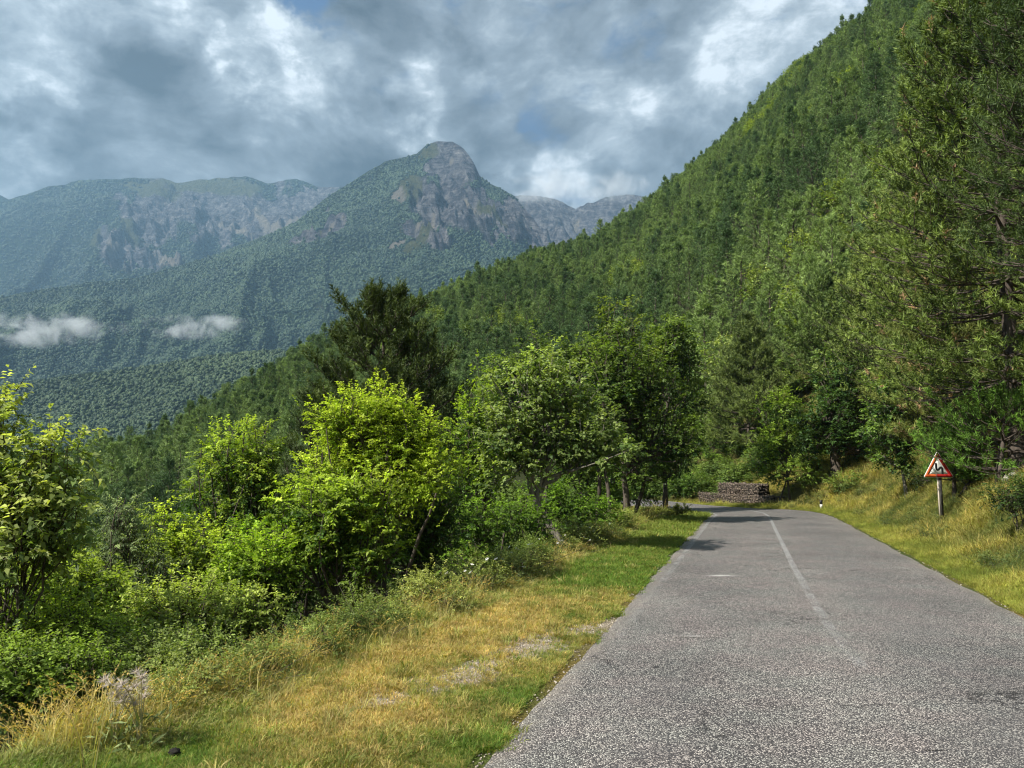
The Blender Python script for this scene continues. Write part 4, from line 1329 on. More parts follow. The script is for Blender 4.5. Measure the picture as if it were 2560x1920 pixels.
for i, (px_, y_, lb, lab, c0, c1, lf) in enumerate([
    (330, 7.6, [(322, 648, 20, 18, 0, .9, 1), (342, 642, 14, 14, 0, .9, .8)], "small thorny green bush at the edge of the verge", (.05, .08, .015), (.20, .25, .05), .030),
    (255, 6.6, [(240, 672, 18, 14, 0, .9, 1), (212, 690, 18, 14, 0, .9, 1)], "low weedy bush beside the mown green grass", (.05, .085, .018), (.20, .26, .06), .026),
    (500, 11.4, [(492, 590, 22, 16, 0, .9, 1), (518, 582, 18, 14, 0, .9, 1), (470, 598, 16, 12, 0, .9, .7)], "pale green leafy weed clump with white flowers by the verge", (.07, .10, .035), (.22, .28, .10), .036),
    (552, 14.2, [(548, 560, 16, 14, 0, .9, 1), (562, 572, 12, 10, 0, .9, .6)], "weed clump at the foot of the leaning maple trunk", (.06, .085, .025), (.2, .25, .07), .04),
    (598, 17.6, [(596, 540, 17, 13, 0, .9, 1)], "round yellowish bush alone on the mown verge", (.08, .09, .025), (.24, .25, .06), .045),
    (672, 27.5, [(660, 514, 16, 9, 0, .9, 1), (680, 512, 14, 9, 0, .9, 1)], "low weedy mound bush at the inside of the bend", (.06, .08, .02), (.22, .24, .05), .06),
    (430, 10.8, [(430, 600, 22, 16, 0, .9, 1), (405, 612, 18, 14, 0, .9, 1)], "grey-green weed clump in the shade near the dark trunks", (.03, .055, .018), (.12, .16, .05), .034)]):
    b = G(px_, y_)
    lo = lobes_px(b, lb)
    h_ = max(v[2] for v in lo)
    broad_tree(lab, b, lo, [(0, 0, 0), (.02, 0, h_ * .4), (0, 0, h_ * .8)], 670 + i, name="bush", cat="bush", leaf=(lf, lf * .55), nb=44, nsp=11, nlf=9, trunk_r=.014, spr=.12, jit=.07, stems=5, col=c0, hi=c1, base_spread=.12)

vw = np.random.default_rng(66)
ys_w = [5.15, 5.5, 5.9, 6.4, 7.1, 7.8, 8.5, 9.2, 10.0, 10.9, 12.0, 13.2, 15.2, 16.6, 18.8, 21.5, 24]
wsrc = []
for k in range(4):
    hh_ = [.34, .46, .30, .40][k]
    c_, w_ = broad_parts([(0, 0, hh_ * .7, .36, .30, hh_ * .5, 2), (.22, .1, hh_ * .5, .26, .24, hh_ * .4, 1), (-.25, -.05, hh_ * .45, .26, .24, hh_ * .4, 1)], [(0, 0, 0), (.02, 0, hh_ * .4), (0, 0, hh_ * .8)], 900 + k,
                         leaf=(.030, .014), nb=46, nsp=11, nlf=10, col=(.55, .6, .55), hi=(1.4, 1.35, 1.2), trunk_r=.008, spr=.14, jit=.10, stems=5, base_spread=.1, twig=False)
    wsrc.append((c_.mesh("weed_leaves", [M_leaf_t]), w_.mesh("weed_stems", [M_bark])))
for i, yw in enumerate(ys_w):
    v_ = float(np.interp(yw, VY, VV))
    xw = float(Lf(yw)) - v_ - float(vw.uniform(.05, .5))
    e = thing("weed_clump", "low bushy weed clump in the row along the left verge edge", "weeds", (xw, yw, ground_z(xw, yw) - .02), "weed clumps along the edge of the left verge", float(vw.uniform(0, 6.28)))
    s0 = float(vw.uniform(.75, 1.25) * np.interp(yw, [6, 24], [.85, 1.3])); e.scale = (s0, s0, s0)
    k = i % 4
    tn_ = vw.uniform(0, 1)
    for nm2, me2 in (("stems", wsrc[k][1]), ("foliage", wsrc[k][0])):
        ch = bpy.data.objects.new(nm2, me2); COL.objects.link(ch); ch.parent = e
        ch['tint'] = [float(q_) for q_ in (np.array([.12, .17, .04]) * (1 - tn_) + np.array([.27, .30, .09]) * tn_)]
# undergrowth on the slope beyond the bend and in the shade left of it
ur_ = np.random.default_rng(67)
n = 900
y = ur_.uniform(34, 66, n); x = y * ur_.uniform(-.25, .46, n)
yy = np.clip(y, -8, 80)
okk = ((x - Rf(yy) > 2.6) & (y > 42)) | ((x - Rf(yy) > 5) & (y > 38)) | (Lf(yy) - x > 1.5)
x = x[okk]; y = y[okk]; n = len(x)
tn = ur_.uniform(0, 1, (n, 1))
sU = ur_.uniform(.10, .26, n)
scatter("undergrowth", "tangled green undergrowth beneath the trees round the bend", np.stack([x, y, height(x, y) - sU * 2.2], 1),
        np.stack([ur_.normal(0, .1, n), ur_.normal(0, .1, n), ur_.uniform(0, 6.28, n)], 1), np.stack([sU * 1.5, sU * 1.5, sU], 1), ur_.integers(6, 9, n),
        np.array([.09, .14, .035]) * (1 - tn) + np.array([.22, .29, .07]) * tn, [o.copy() for o in hill_join])
# ------------------------------------------------------------------ right of the road
b = G(750, 47.5)
broad_ = None
pine_tree("tall conical spruce-like pine behind the stone gabions", b, W(752, 322, 47.5)[2] - b[2], .6, 3.3, 701, name="spruce_tree", cat="spruce",
          nwh=22, per=6, k2=9, k3=5, nn=14, nl=.22, nw=.036, shoot=.4, rise=(-.15, .9), upturn=.30, trunk_r=.18, col=(.05, .08, .022), tip=(.19, .24, .06), tops=8, prof=lambda f: np.interp(f, [0, .1, 1], [.85, 1, .08]))
b = G(790, 36.5)
broad_tree("small light green tree with twin trunks right of the gabions", b,
           lobes_px(b, [(786, 408, 18, 22, 0, .9, 1), (772, 440, 18, 22, 0, .9, 1), (795, 440, 30, 24, 0, .9, 1.6), (785, 470, 34, 16, 0, .9, 1.2), (758, 405, 6, 8, 0, .9, .15), (762, 460, 12, 20, 0, .9, .7)]),
           [(0, 0, 0), (-.1, 0, 1.3), (-.1, 0, 3.5)], 702, leaf=(.11, .07), nb=110, nsp=13, nlf=10, trunk_r=.07, spr=.34, jit=.14, stems=2, base_spread=.35, col=(.05, .10, .018), hi=(.27, .37, .05))
b = G(835, 36)
broad_tree("dark spreading walnut-like tree with a thick black trunk on the bank", b,
           lobes_px(b, [(825, 420, 32, 30, 0, .9, 2), (850, 400, 34, 40, .5, .9, 2), (815, 445, 26, 22, 0, .9, 1.4), (855, 445, 32, 20, 0, .9, 1.6), (840, 372, 28, 24, .5, .9, 1.2)]),
           [(0, 0, 0), (.02, 0, 1.5), (-.1, 0, 4)], 703, leaf=(.14, .09), nb=120, nsp=12, nlf=9, trunk_r=.27, spr=.4, jit=.16, col=(.022, .055, .016), hi=(.085, .15, .038))
b = G(908, 26.5)
broad_tree("bright-leaved young maple on the grassy bank left of the road sign", b,
           lobes_px(b, [(890, 405, 22, 20, 0, .9, 1), (882, 430, 30, 16, 0, .9, 1.4), (905, 438, 26, 22, 0, .9, 1.4), (890, 460, 26, 16, 0, .9, 1.1), (866, 430, 10, 6, 0, .9, .3), (880, 388, 12, 14, 0, .9, .5)]),
           [(0, 0, -.1), (-.12, 0, 1.2), (-.45, 0, 2.6)], 704, leaf=(.10, .075), nb=85, nsp=12, nlf=9, trunk_r=.075, spr=.28, jit=.13, bark=M_bark_grey, col=(.035, .085, .022), hi=(.22, .32, .06))
b = G(999, 19.3)
pine_tree("young bright green pine with low branches above the road sign", b, 1.9, .45, 2.0, 705, prof=lambda f: np.interp(f, [0, .5, 1], [1, .85, .15]),
          nwh=6, per=6, k2=7, k3=4, nn=18, nl=.12, nw=.016, shoot=.24, rise=(.0, .8), upturn=.25, trunk_r=.09, col=(.055, .115, .018), tip=(.13, .24, .03))
b = G(955, 20.9)
pine_tree("bushy bright pine sapling directly behind the sign", b, 2.0, .6, .85, 706,
          nwh=7, per=5, k2=7, k3=4, nn=18, nl=.12, nw=.016, shoot=.24, rise=(.1, .8), upturn=.25, trunk_r=.05, col=(.055, .115, .018), tip=(.13, .24, .03))
b = G(1020, 19.2)
pine_tree("tall pine with a thick scaly trunk at the right edge", b, 15, 2.3, 4.3, 711,
          nwh=28, per=8, k2=9, k3=5, nn=19, nl=.15, nw=.026, shoot=.30, rise=(-.28, .8), upturn=.35, trunk_r=.19, trunk_bend=.1, col=(.034, .064, .014), tip=(.20, .265, .055), tops=8, dead=.02)
b = G(955, 25.5)
pine_tree("pine with some rusty brown shoots behind the sign", b, 8.0, .9, 2.7, 712,
          nwh=19, per=7, k2=9, k3=5, nn=24, nl=.14, nw=.019, shoot=.30, rise=(-.05, .9), upturn=.35, trunk_r=.14, col=(.04, .062, .015), tip=(.23, .26, .06), tops=6, dead=.08)
b = G(962, 31)
pine_tree("tall leaning-crowned pine on the bank, second behind the sign", b, W(960, 95, 31)[2] - b[2], 2.0, 4.9, 713,
          nwh=27, per=8, k2=9, k3=5, nn=12, nl=.17, nw=.040, shoot=.34, rise=(-.15, .85), upturn=.4, trunk_r=.2, col=(.045, .075, .016), tip=(.26, .32, .07), tops=8, dead=.01)
b = G(893, 36.5)
pine_tree("broad pine behind the young maple on the bank", b, W(893, 225, 36.5)[2] - b[2], 1.2, 4.3, 714,
          nwh=23, per=8, k2=9, k3=5, nn=10, nl=.18, nw=.048, shoot=.36, rise=(-.15, .85), upturn=.4, trunk_r=.18, col=(.045, .078, .018), tip=(.22, .28, .065), tops=8)
b = G(840, 46)
pine_tree("dense pine behind the dark walnut-like tree", b, W(838, 275, 46)[2] - b[2], 1.0, 4.2, 715,
          nwh=20, per=7, k2=9, k3=5, nn=12, nl=.2, nw=0.041, shoot=.4, rise=(.0, .95), upturn=.4, trunk_r=.18, col=(.042, .075, .02), tip=(.17, .24, .058), tops=8)
b = G(1040, 36)
pine_tree("pine high on the bank in the upper right behind the others", b, W(1030, 40, 36)[2] - b[2], 2.5, 4.6, 716,
          nwh=26, per=7, k2=9, k3=4, nn=9, nl=.18, nw=.052, shoot=.36, rise=(-.15, .85), upturn=.4, trunk_r=.2, col=(.042, .075, .018), tip=(.20, .265, .06), tops=8)
b = G(1090, 13.5, .1)
pine_tree("near pine reaching into the upper right corner with dark tufts", b, 11.5, 4.6, 2.45, 717,
          nwh=15, per=7, k2=9, k3=5, nn=19, nl=.11, nw=.016, shoot=.26, rise=(-.1, .9), upturn=.5, trunk_r=.16, col=(.022, .045, .012), tip=(.095, .14, .035), tops=4)
# bushes at the foot of the far bank
for i, (px_, y_, lb, lab, c0, c1, lf) in enumerate([
    (720, 50, [(712, 470, 20, 24, 0, .9, 1), (698, 492, 22, 14, 0, .9, 1), (730, 480, 18, 16, 0, .9, 1), (708, 440, 16, 22, 0, .9, .8)], "tangle of green bushes left of the gabions", (.04, .085, .02), (.17, .26, .05), .13),
    (735, 49.5, [(722, 470, 22, 20, 0, .9, 1), (742, 478, 22, 16, 0, .9, 1), (730, 450, 20, 18, 1, .9, .8)], "green bush mass right behind the upper gabions", (.05, .10, .022), (.2, .3, .055), .13),
    (775, 46, [(770, 470, 22, 20, 0, .9, 1), (788, 480, 20, 14, 0, .9, 1), (765, 450, 16, 16, 1, .9, .8)], "dark bush mass behind the right end of the gabions", (.03, .06, .018), (.11, .18, .04), .12),
    (700, 56, [(696, 452, 26, 26, 0, .9, 1), (715, 430, 20, 26, 0, .9, 1), (690, 425, 18, 20, 0, .9, .8)], "leafy bright thicket at the foot of the hillside, left of the spruce", (.05, .10, .022), (.22, .33, .06), .15),
    (800, 44, [(800, 468, 20, 18, 0, .9, 1), (812, 455, 18, 18, 1, .9, 1)], "dark bush behind the small twin-trunked tree", (.03, .06, .018), (.10, .17, .035), .12),
    (690, 46, [(688, 480, 22, 14, 0, .9, 1), (676, 490, 16, 10, 0, .9, .7)], "green bushes behind the far bend of the road", (.035, .075, .016), (.15, .24, .04), .12),
    (752, 44.5, [(748, 492, 26, 5, 0, .9, 1), (770, 488, 16, 6, 0, .9, .7)], "light green creeping bush on top of the gabions", (.08, .11, .03), (.26, .33, .07), .08),
    (862, 34, [(846, 483, 18, 12, 0, .9, 1), (872, 478, 18, 12, .5, .9, 1)], "pale bush around the foot of the dark walnut-like trunk", (.07, .11, .03), (.24, .31, .07), .08),
    (825, 38.5, [(812, 490, 18, 12, 0, .9, 1), (828, 486, 14, 10, 0, .9, 1)], "green bush under the twin-trunked tree", (.05, .09, .02), (.2, .29, .05), .09),
    (935, 25, [(925, 478, 22, 12, 0, .9, 1), (945, 470, 20, 14, 0, .9, 1)], "dark low bush in the shade behind the sign", (.02, .04, .012), (.07, .11, .025), .06),
    (1018, 14.5, [(1010, 492, 22, 14, 0, .9, 1), (1030, 488, 18, 14, 0, .9, 1)], "dark green bush at the right edge below the thick trunk", (.03, .06, .016), (.10, .16, .035), .045)]):
    b = G(px_, y_)
    lo = lobes_px(b, lb)
    h_ = max(v[2] for v in lo)
    broad_tree(lab, b, lo, [(0, 0, 0), (.02, 0, h_ * .4), (0, 0, h_ * .8)], 730 + i, name="bush", cat="bush", leaf=(lf, lf * .6), nb=55, nsp=10, nlf=9, trunk_r=.02, spr=lf * 3.2, jit=.13, stems=4, col=c0, hi=c1)

# ------------------------------------------------------------------ grass
def blade_tuft(n, L, spreadr, w, seed, lean=.5, curl=.5, head=0):
    r = np.random.default_rng(seed); mb = MB()
    a = r.uniform(0, 6.28, n); rad = spreadr * np.sqrt(r.uniform(0, 1, n))
    p0 = np.stack([rad * np.cos(a), rad * np.sin(a), -0.01 * np.ones(n)], 1)
    a2 = a + r.normal(0, .9, n)
    ln = r.uniform(.1, 1, n) * lean; l = L * r.uniform(.5, 1.15, n)
    d0 = nrm(np.stack([np.cos(a2) * ln, np.sin(a2) * ln, np.ones(n)], 1))
    d1 = nrm(d0 + np.stack([np.cos(a2), np.sin(a2), -np.ones(n) * .35], 1) * curl * r.uniform(.3, 1.5, (n, 1)))
    p1 = p0 + d0 * l[:, None] * .5; p2 = p1 + d1 * l[:, None] * .32
    d2_ = nrm(d1 + np.stack([np.cos(a2), np.sin(a2), -np.ones(n) * .8], 1) * curl * .8)
    p3 = p2 + d2_ * l[:, None] * .22
    s = np.stack([-np.sin(a2), np.cos(a2), np.zeros(n)], 1) * w / 2
    s = s * r.choice([-1, 1], n)[:, None] + r.normal(size=(n, 3)) * w * .15
    v = np.stack([p0 - s, p0 + s, p1 + s * .85, p1 - s * .85, p2 + s * .55, p2 - s * .55, p3], 1)
    base = np.arange(n)[:, None] * 7
    sh = r.uniform(.7, 1.3, (n, 1)); c = np.repeat(sh * np.ones((1, 3)) * (1 + r.normal(0, .06, (n, 3))), 7, 0)
    mb.add(v.reshape(-1, 3), np.concatenate([base + np.array([[0, 1, 2, 3]]), base + np.array([[3, 2, 4, 5]])]), 0, c)
    mb.v.append(np.zeros((0, 3), np.float32)); mb.c.append(np.zeros((0, 3), np.float32))
    mb.t.append(base + np.array([[5, 4, 6]])); mb.tm.append(np.zeros(n))
    if head:
        for i in range(min(n, head)):
            k = 9
            u = r.uniform(0, 1, k)[:, None]
            q0 = p2[i] * (1 - u) + p3[i] * u
            dd_ = nrm(d2_[i] + r.normal(size=(k, 3)) * .5)
            sd = nrm(r.normal(size=(k, 3))) * w * 1.1
            vv = np.stack([q0 - sd, q0 + sd, q0 + dd_ * .03], 1)
            mb.add(vv.reshape(-1, 3), np.arange(k * 3).reshape(-1, 3), 0, (1.15, 1.0, .8))
    return mb


short_src = []
for k in range(6):
    o = blade_tuft(16, .055 + .012 * (k % 3), .045, .0042, 800 + k, .9, .7).obj("grass_tuft", M_grass_t, link=False); o.name = "grass_tuft_a%02d" % k; short_src.append(o)
mid_src = []
for k in range(6):
    o = blade_tuft(22, .24 + .05 * (k % 3), .09, .009, 820 + k, .8, .9).obj("grass_tuft", M_grass_t, link=False); o.name = "grass_tuft_b%02d" % k; mid_src.append(o)
tall_src = []
mid_src2 = []
for k in range(6):
    o = bpy.data.objects.new('grass_tuft_d%02d' % k, mid_src[k].data); mid_src2.append(o)
for k in range(5):
    o = blade_tuft(8, .55 + .1 * (k % 3), .09, .0045, 840 + k, .45, .45, head=6).obj("grass_tuft", M_grass_t, link=False); o.name = "grass_tuft_c%02d" % k; tall_src.append(o)

gr = np.random.default_rng(5)


def samp_y(n, a, b, p=1.6):
    u = gr.uniform(0, 1, n)
    e = 1 - p
    return (a ** e + u * (b ** e - a ** e)) ** (1 / e)


GREEN = np.array([.115, .19, .028]); DRY = np.array([.50, .36, .13]); OLIVE = np.array([.26, .255, .06])


def lawn_tint(x, y, n, r):
    d_ = np.clip(dryness(x, y) - .05 + .27 * r.normal(size=n), 0, 1)[:, None]
    c = GREEN * (1 - d_) + DRY * d_
    far = sstep(y, 12, 20)[:, None] * .35
    c = c * (1 - far) + OLIVE * far
    return c * r.uniform(.7, 1.3, (n, 1))


# mown verge
n = 90000
y = samp_y(n, 3.0, 33, 2.0); yy = y
v = np.interp(y, VY, VV)
u = np.where(gr.uniform(0, 1, n) < .08, gr.normal(-.02, .06, n), gr.uniform(-.03, 1.12, n) * (v + .1))
x = Lf(y) - u
keep = (gr.uniform(0, 1, n) > gravel(x, y) * .78) & (gr.uniform(0, 1, n) < .55 + .6 * vnoise(x * 5, y * 5, 3))
keep &= (x / y > -.80)
keep &= ~((u < .0) & (vnoise(y * 3, y * 0, 6) < .5))
x = x[keep]; y = y[keep]; u = u[keep]; n = len(x)
s_ = gr.uniform(.6, 1.25, n) * (1 + sstep(y, 7, 25) * 1.5) * (.85 + .4 * fbm(x * 2, y * 2, 44, 2))
s_ = s_ * (1 + .9 * sstep(u / np.interp(y, VY, VV), .78, 1.05))
scatter("grass", "short mown grass, part green and part dried orange, on the left verge", np.stack([x, y, height(x, y)], 1),
        np.stack([gr.normal(0, .15, n), gr.normal(0, .15, n), gr.uniform(0, 6.28, n)], 1), s_, gr.integers(0, 6, n), lawn_tint(x, y, n, gr), short_src)

# taller stray tufts and low leafy plants break up the mown turf
n = 900
y = samp_y(n, 3.4, 26, 1.8); v = np.interp(y, VY, VV)
x = Lf(y) - gr.uniform(.02, 1.0, n) ** .8 * v
keep = vnoise(x * 1.7, y * 1.7, 53) > .45
x = x[keep]; y = y[keep]; n = len(x)
t0 = gr.uniform(0, 1, (n, 1))
scatter("grass", "stray taller tufts in the mown verge", np.stack([x, y, height(x, y)], 1),
        np.stack([gr.normal(0, .3, n), gr.normal(0, .3, n), gr.uniform(0, 6.28, n)], 1), gr.uniform(.16, .42, n) * (1 + y / 30), gr.integers(0, 6, n), np.array([.12, .19, .035]) * (1 - t0) + np.array([.50, .40, .16]) * t0, mid_src2)

# rank growth where the verge meets the thicket
n = 15000
y = samp_y(n, 3.6, 34, 1.7)
v = np.interp(y, VY, VV)
u = v + gr.normal(.12, .26, n)
x = Lf(y) - u
keep = (x / y > -.85) & (u > .9 * v - .25)
x = x[keep]; y = y[keep]; u = u[keep]; v = v[keep]; n = len(x)
cl = fbm(x * 1.2, y * 1.2, 77, 3)
t0 = np.clip(.5 + cl * 1.2 + .2 * gr.normal(size=n), 0, 1)[:, None]
tt = np.array([.16, .22, .05]) * (1 - t0) + np.array([.44, .38, .15]) * t0
s_ = gr.uniform(.45, 1.0, n) * (1 + .35 * cl) * (.55 + .45 * sstep(u - v, -.3, .5)) * np.interp(y, [4, 12, 34], [.62, .85, 1.25])
scatter("grass", "rank weedy grass along the edge of the thicket", np.stack([x, y, height(x, y)], 1),
        np.stack([gr.normal(0, .2, n), gr.normal(0, .2, n), gr.uniform(0, 6.28, n)], 1), s_, gr.integers(0, 6, n), tt * gr.uniform(.7, 1.3, (n, 1)), mid_src)
# tall dry stalks
n = 1500
y = samp_y(n, 4.3, 30, 1.7)
v = np.interp(y, VY, VV)
x = Lf(y) - v - gr.normal(.25, .3, n)
keep = vnoise(x * 1.1, y * 1.1, 15) > .42
x = x[keep]; y = y[keep]
nc = 38
cx_ = gr.uniform(-4.3, -2.6, nc); cy_ = gr.uniform(4.2, 5.9, nc)
okc = (cx_ / cy_ < -.52)
x = np.concatenate([x, cx_[okc]]); y = np.concatenate([y, cy_[okc]]); n = len(x)
s_ = gr.uniform(.5, 1.0, n) * np.where(x / y < -.5, .85, np.interp(y, [4, 12, 30], [.6, .75, 1.0]))
tt = np.array([.50, .42, .17]) * gr.uniform(.6, 1.3, (n, 1))
scatter("grass", "tall dry straw-coloured grass with seed heads at the thicket edge", np.stack([x, y, height(x, y)], 1),
        np.stack([gr.normal(0, .12, n), gr.normal(.12, .12, n), gr.uniform(0, 6.28, n)], 1), s_, gr.integers(0, 5, n), tt, tall_src)

# right bank
n = 60000
y = samp_y(n, 6.0, 46, 1.5)
u = gr.uniform(0, 1, n) ** 1.35 * np.interp(y, [6, 15, 46], [5, 8, 13]) + .02
x = Rf(y) + u
keep = (x / y < .80) & (gr.uniform(0, 1, n) < .5 + .7 * vnoise(x * 1.6, y * 1.6, 23)) & ~((y > 36.5) & (y < 45) & (u < 3.4) & (u > 1.0))
x = x[keep]; y = y[keep]; u = u[keep]; n = len(x)
cl = fbm(x * .8, y * .8, 81, 4); c2 = fbm(x * 2.6, y * 2.6, 83, 2)
t0 = np.clip(.5 + cl * 1.0 + c2 * .4 + .15 * gr.normal(size=n) , 0, 1)[:, None]
tt = np.array([.115, .145, .038]) * (1 - t0) + np.array([.42, .36, .10]) * t0
fresh = (sstep(.9 - u, -.4, .5) * (.5 + .5 * vnoise(x * 1.4, y * 1.4, 9)))[:, None] * .7
tt = tt * (1 - fresh) + np.array([.26, .30, .045]) * fresh
s_ = gr.uniform(.55, 1.1, n) * (1 + .5 * cl) * (.42 + .58 * sstep(u, .1, 1.3)) * np.interp(y, [6, 12, 40], [.62, .85, 1.25])
scatter("grass", "matted long grass and weeds on the right bank", np.stack([x, y, height(x, y)], 1),
        np.stack([gr.normal(.25, .25, n), gr.normal(-.35, .25, n), gr.uniform(0, 6.28, n)], 1), s_, gr.integers(0, 6, n), tt * gr.uniform(.7, 1.3, (n, 1)), mid_src)
# leafy weeds on the bank
weed_src = []
for k in range(4):
    c_, w_ = broad_parts([(0, 0, .16, .22, .22, .16, 1)], [(0, 0, 0), (0, 0, .1), (0, 0, .2)], 860 + k, leaf=(.05, .022), nb=16, nsp=5, nlf=6, col=(.8, .8, .8), hi=(1.2, 1.15, 1.1), trunk_r=.006, spr=.1, jit=.12, stems=2, twig=False)
    o = joined(c_, w_, M_leaf_t, "bank_weed"); o.name = "bank_weed_%02d" % k; weed_src.append(o)
n = 1500
y = samp_y(n, 8, 44, 1.3); u = gr.uniform(0, 1, n) * np.interp(y, [6, 15, 46], [4, 7, 12]) + .7
x = Rf(y) + u
keep = (vnoise(x * .7, y * .7, 29) > .5) & (x / y < .8) & ~((y > 36) & (u < 3.2))
x = x[keep]; y = y[keep]; n = len(x)
t0 = gr.uniform(0, 1, (n, 1))
scatter("weeds", "leafy green weeds growing through the bank grass", np.stack([x, y, height(x, y)], 1),
        np.stack([gr.normal(0, .2, n), gr.normal(0, .2, n), gr.uniform(0, 6.28, n)], 1), gr.uniform(.4, .9, n) * np.interp(y, [8, 40], [.7, 1.3]), gr.integers(0, 4, n),
        (np.array([.07, .11, .035]) * (1 - t0) + np.array([.17, .20, .055]) * t0), weed_src)

# gravel
peb = []
for k in range(3):
    mb = MB(); mb.add(iv * (1 + .22 * gr.normal(size=(len(iv), 1))) * np.array([1, .8, .5]), if_, 0, (1, 1, 1))
    o = mb.obj("pebble", None or M_leaf_t, link=False); o.name = "pebble_%02d" % k; peb.append(o)
m, t, out = new_mat("pebble_stone")
c = t.mix(1.0, t.attr('col'), t.attr('tint', 'INSTANCER'), 'MULTIPLY')
principled(t, out, c, 0.9)
for o in peb: o.data.materials[0] = m
n = 15000
y = samp_y(n, 4.0, 9.6, 1.2); x = gr.uniform(-2.2, 1.6, n)
keep = gr.uniform(0, 1, n) < gravel(x, y)
x1 = x[keep]; y1 = y[keep]
ye = samp_y(1100, 4, 30, 1.8); side = gr.uniform(0, 1, 1100) < .55
xe = np.where(side, Lf(ye) - gr.normal(-.05, .10, 1100), Rf(ye) + gr.normal(-.04, .10, 1100))
x = np.concatenate([x1, xe]); y = np.concatenate([y1, ye]); n = len(x)
scatter("gravel", "pale loose gravel on the worn track and road edges", np.stack([x, y, np.maximum(height(x, y), 0.004)], 1),
        gr.uniform(0, 6.28, (n, 3)) * np.array([.1, .1, 1]), gr.uniform(.003, .009, n) * (1 + y / 20), gr.integers(0, 3, n), np.array([.36, .31, .25]) * gr.uniform(.35, 1.35, (n, 1)), peb)


# ------------------------------------------------------------------ road sign
def plain(name, col, rough=.6, spec=.3, metal=0.0, var=.12, scale=14):
    m, t, out = new_mat(name)
    geo = t.node('ShaderNodeNewGeometry')
    nz = t.noise(geo.outputs['Position'], scale, 5, .65)
    c = t.mix(1.0, (*col, 1), t.ramp(nz, [(.3, (1 - var,) * 3), (.7, (1 + var,) * 3)]), 'MULTIPLY')
    principled(t, out, c, rough, t.bump(nz, .002, .4), spec, metal)
    return m


M_white = plain("sign_white", (.62, .62, .58), .45, .4, var=.08)
M_black = plain("sign_black", (.012, .012, .014), .5)
M_back = plain("galvanised_metal", (.32, .32, .31), .5, .5, .4)
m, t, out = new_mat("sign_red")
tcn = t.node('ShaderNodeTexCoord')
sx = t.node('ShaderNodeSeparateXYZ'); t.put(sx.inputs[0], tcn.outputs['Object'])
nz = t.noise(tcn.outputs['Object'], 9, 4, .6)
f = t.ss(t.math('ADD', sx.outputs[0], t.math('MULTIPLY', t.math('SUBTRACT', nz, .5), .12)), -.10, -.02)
principled(t, out, t.mix(f, (.52, .10, .022), (.30, .010, .008)), .5, None, .4)  # brighter lit left half painted as orange, shaded right half as dark red
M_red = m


def round_tri(side, r, n=7):
    h = side * math.sqrt(3) / 2
    P = [np.array([-side / 2, 0]), np.array([side / 2, 0]), np.array([0, h])]
    cen = np.array([0, h / 3]); pts = []
    for k, p in enumerate(P):
        c = p + (cen - p) / np.linalg.norm(cen - p) * 2 * r
        a0 = [-math.pi / 2 - 2 * math.pi / 3, -math.pi / 2, math.pi / 6][k]
        for j in range(n):
            a = a0 + (2 * math.pi / 3) * j / (n - 1)
            pts.append(c + r * np.array([math.cos(a), math.sin(a)]))
    return np.array(pts)


def slab(mb, pts, y0, y1, mat=0):
    """outline in x,z extruded from y0 (front) to y1"""
    n = len(pts); c = pts.mean(0)
    v = [(p[0], y0, p[1]) for p in pts] + [(p[0], y1, p[1]) for p in pts] + [(c[0], y0, c[1]), (c[0], y1, c[1])]
    f = []
    for i in range(n):
        j = (i + 1) % n
        f.append([i, j, 2 * n]); f.append([n + j, n + i, 2 * n + 1]); f.append([i, n + i, j]); f.append([j, n + i, n + j])
    mb.add(v, f, mat)


def ring(mb, a, b, y0, y1):
    n = len(a)
    v = [(p[0], y0, p[1]) for p in a] + [(p[0], y0, p[1]) for p in b] + [(p[0], y1, p[1]) for p in a] + [(p[0], y1, p[1]) for p in b]
    f = []
    for i in range(n):
        j = (i + 1) % n
        f += [[i, j, n + j, n + i], [i, 2 * n + i, 2 * n + j, j], [n + i, n + j, 3 * n + j, 3 * n + i]]
    mb.add(v, f, 0)


sy = 20.0
sp_ = W(941, 519, sy); gz = ground_z(sp_[0], sy)
panel_z = W(941, 477.5, sy)[2]
e = thing("road_sign", "triangular red bordered warning sign for a double bend on a weathered post", "road sign", (sp_[0], sy, gz))
SIDE = .80
zb = panel_z - gz
A = round_tri(SIDE, .028); B = round_tri(SIDE - .035, .024) + [0, .0105]; C_ = round_tri(SIDE - .30, .006) + [0, .0855]
pn = MB(); slab(pn, A, 0.0, .012)
po = pn.obj("sign_panel", M_white, e); po.location = (-.03, -.075, zb)
rg = MB(); ring(rg, B, C_, -.0035, .004)
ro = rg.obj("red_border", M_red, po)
# the double-bend arrow
k_ = SIDE / 510.
zp = [(850, 712), (850, 640), (846, 615), (835, 602), (818, 604), (802, 620), (785, 638), (770, 643), (757, 634), (750, 612), (750, 545)]
pth = np.array([((a - 785) * k_ , (770 - b) * k_ ) for a, b in zp])
tg = np.gradient(pth, axis=0); tg /= np.linalg.norm(tg, axis=1)[:, None]
nn_ = np.stack([-tg[:, 1], tg[:, 0]], 1) * 17 * k_
Lp = pth + nn_; Rp = pth - nn_
ar = MB(); nA = len(pth)
v = [(p[0], -.004, p[1]) for p in Lp] + [(p[0], -.004, p[1]) for p in Rp] + [(p[0], .002, p[1]) for p in Lp] + [(p[0], .002, p[1]) for p in Rp]
f = []
for i in range(nA - 1):
    f += [[i, i + 1, nA + i + 1, nA + i], [i, 2 * nA + i, 2 * nA + i + 1, i + 1], [nA + i, nA + i + 1, 3 * nA + i + 1, 3 * nA + i]]
ar.add(v, f, 0)
tipc = pth[-1]
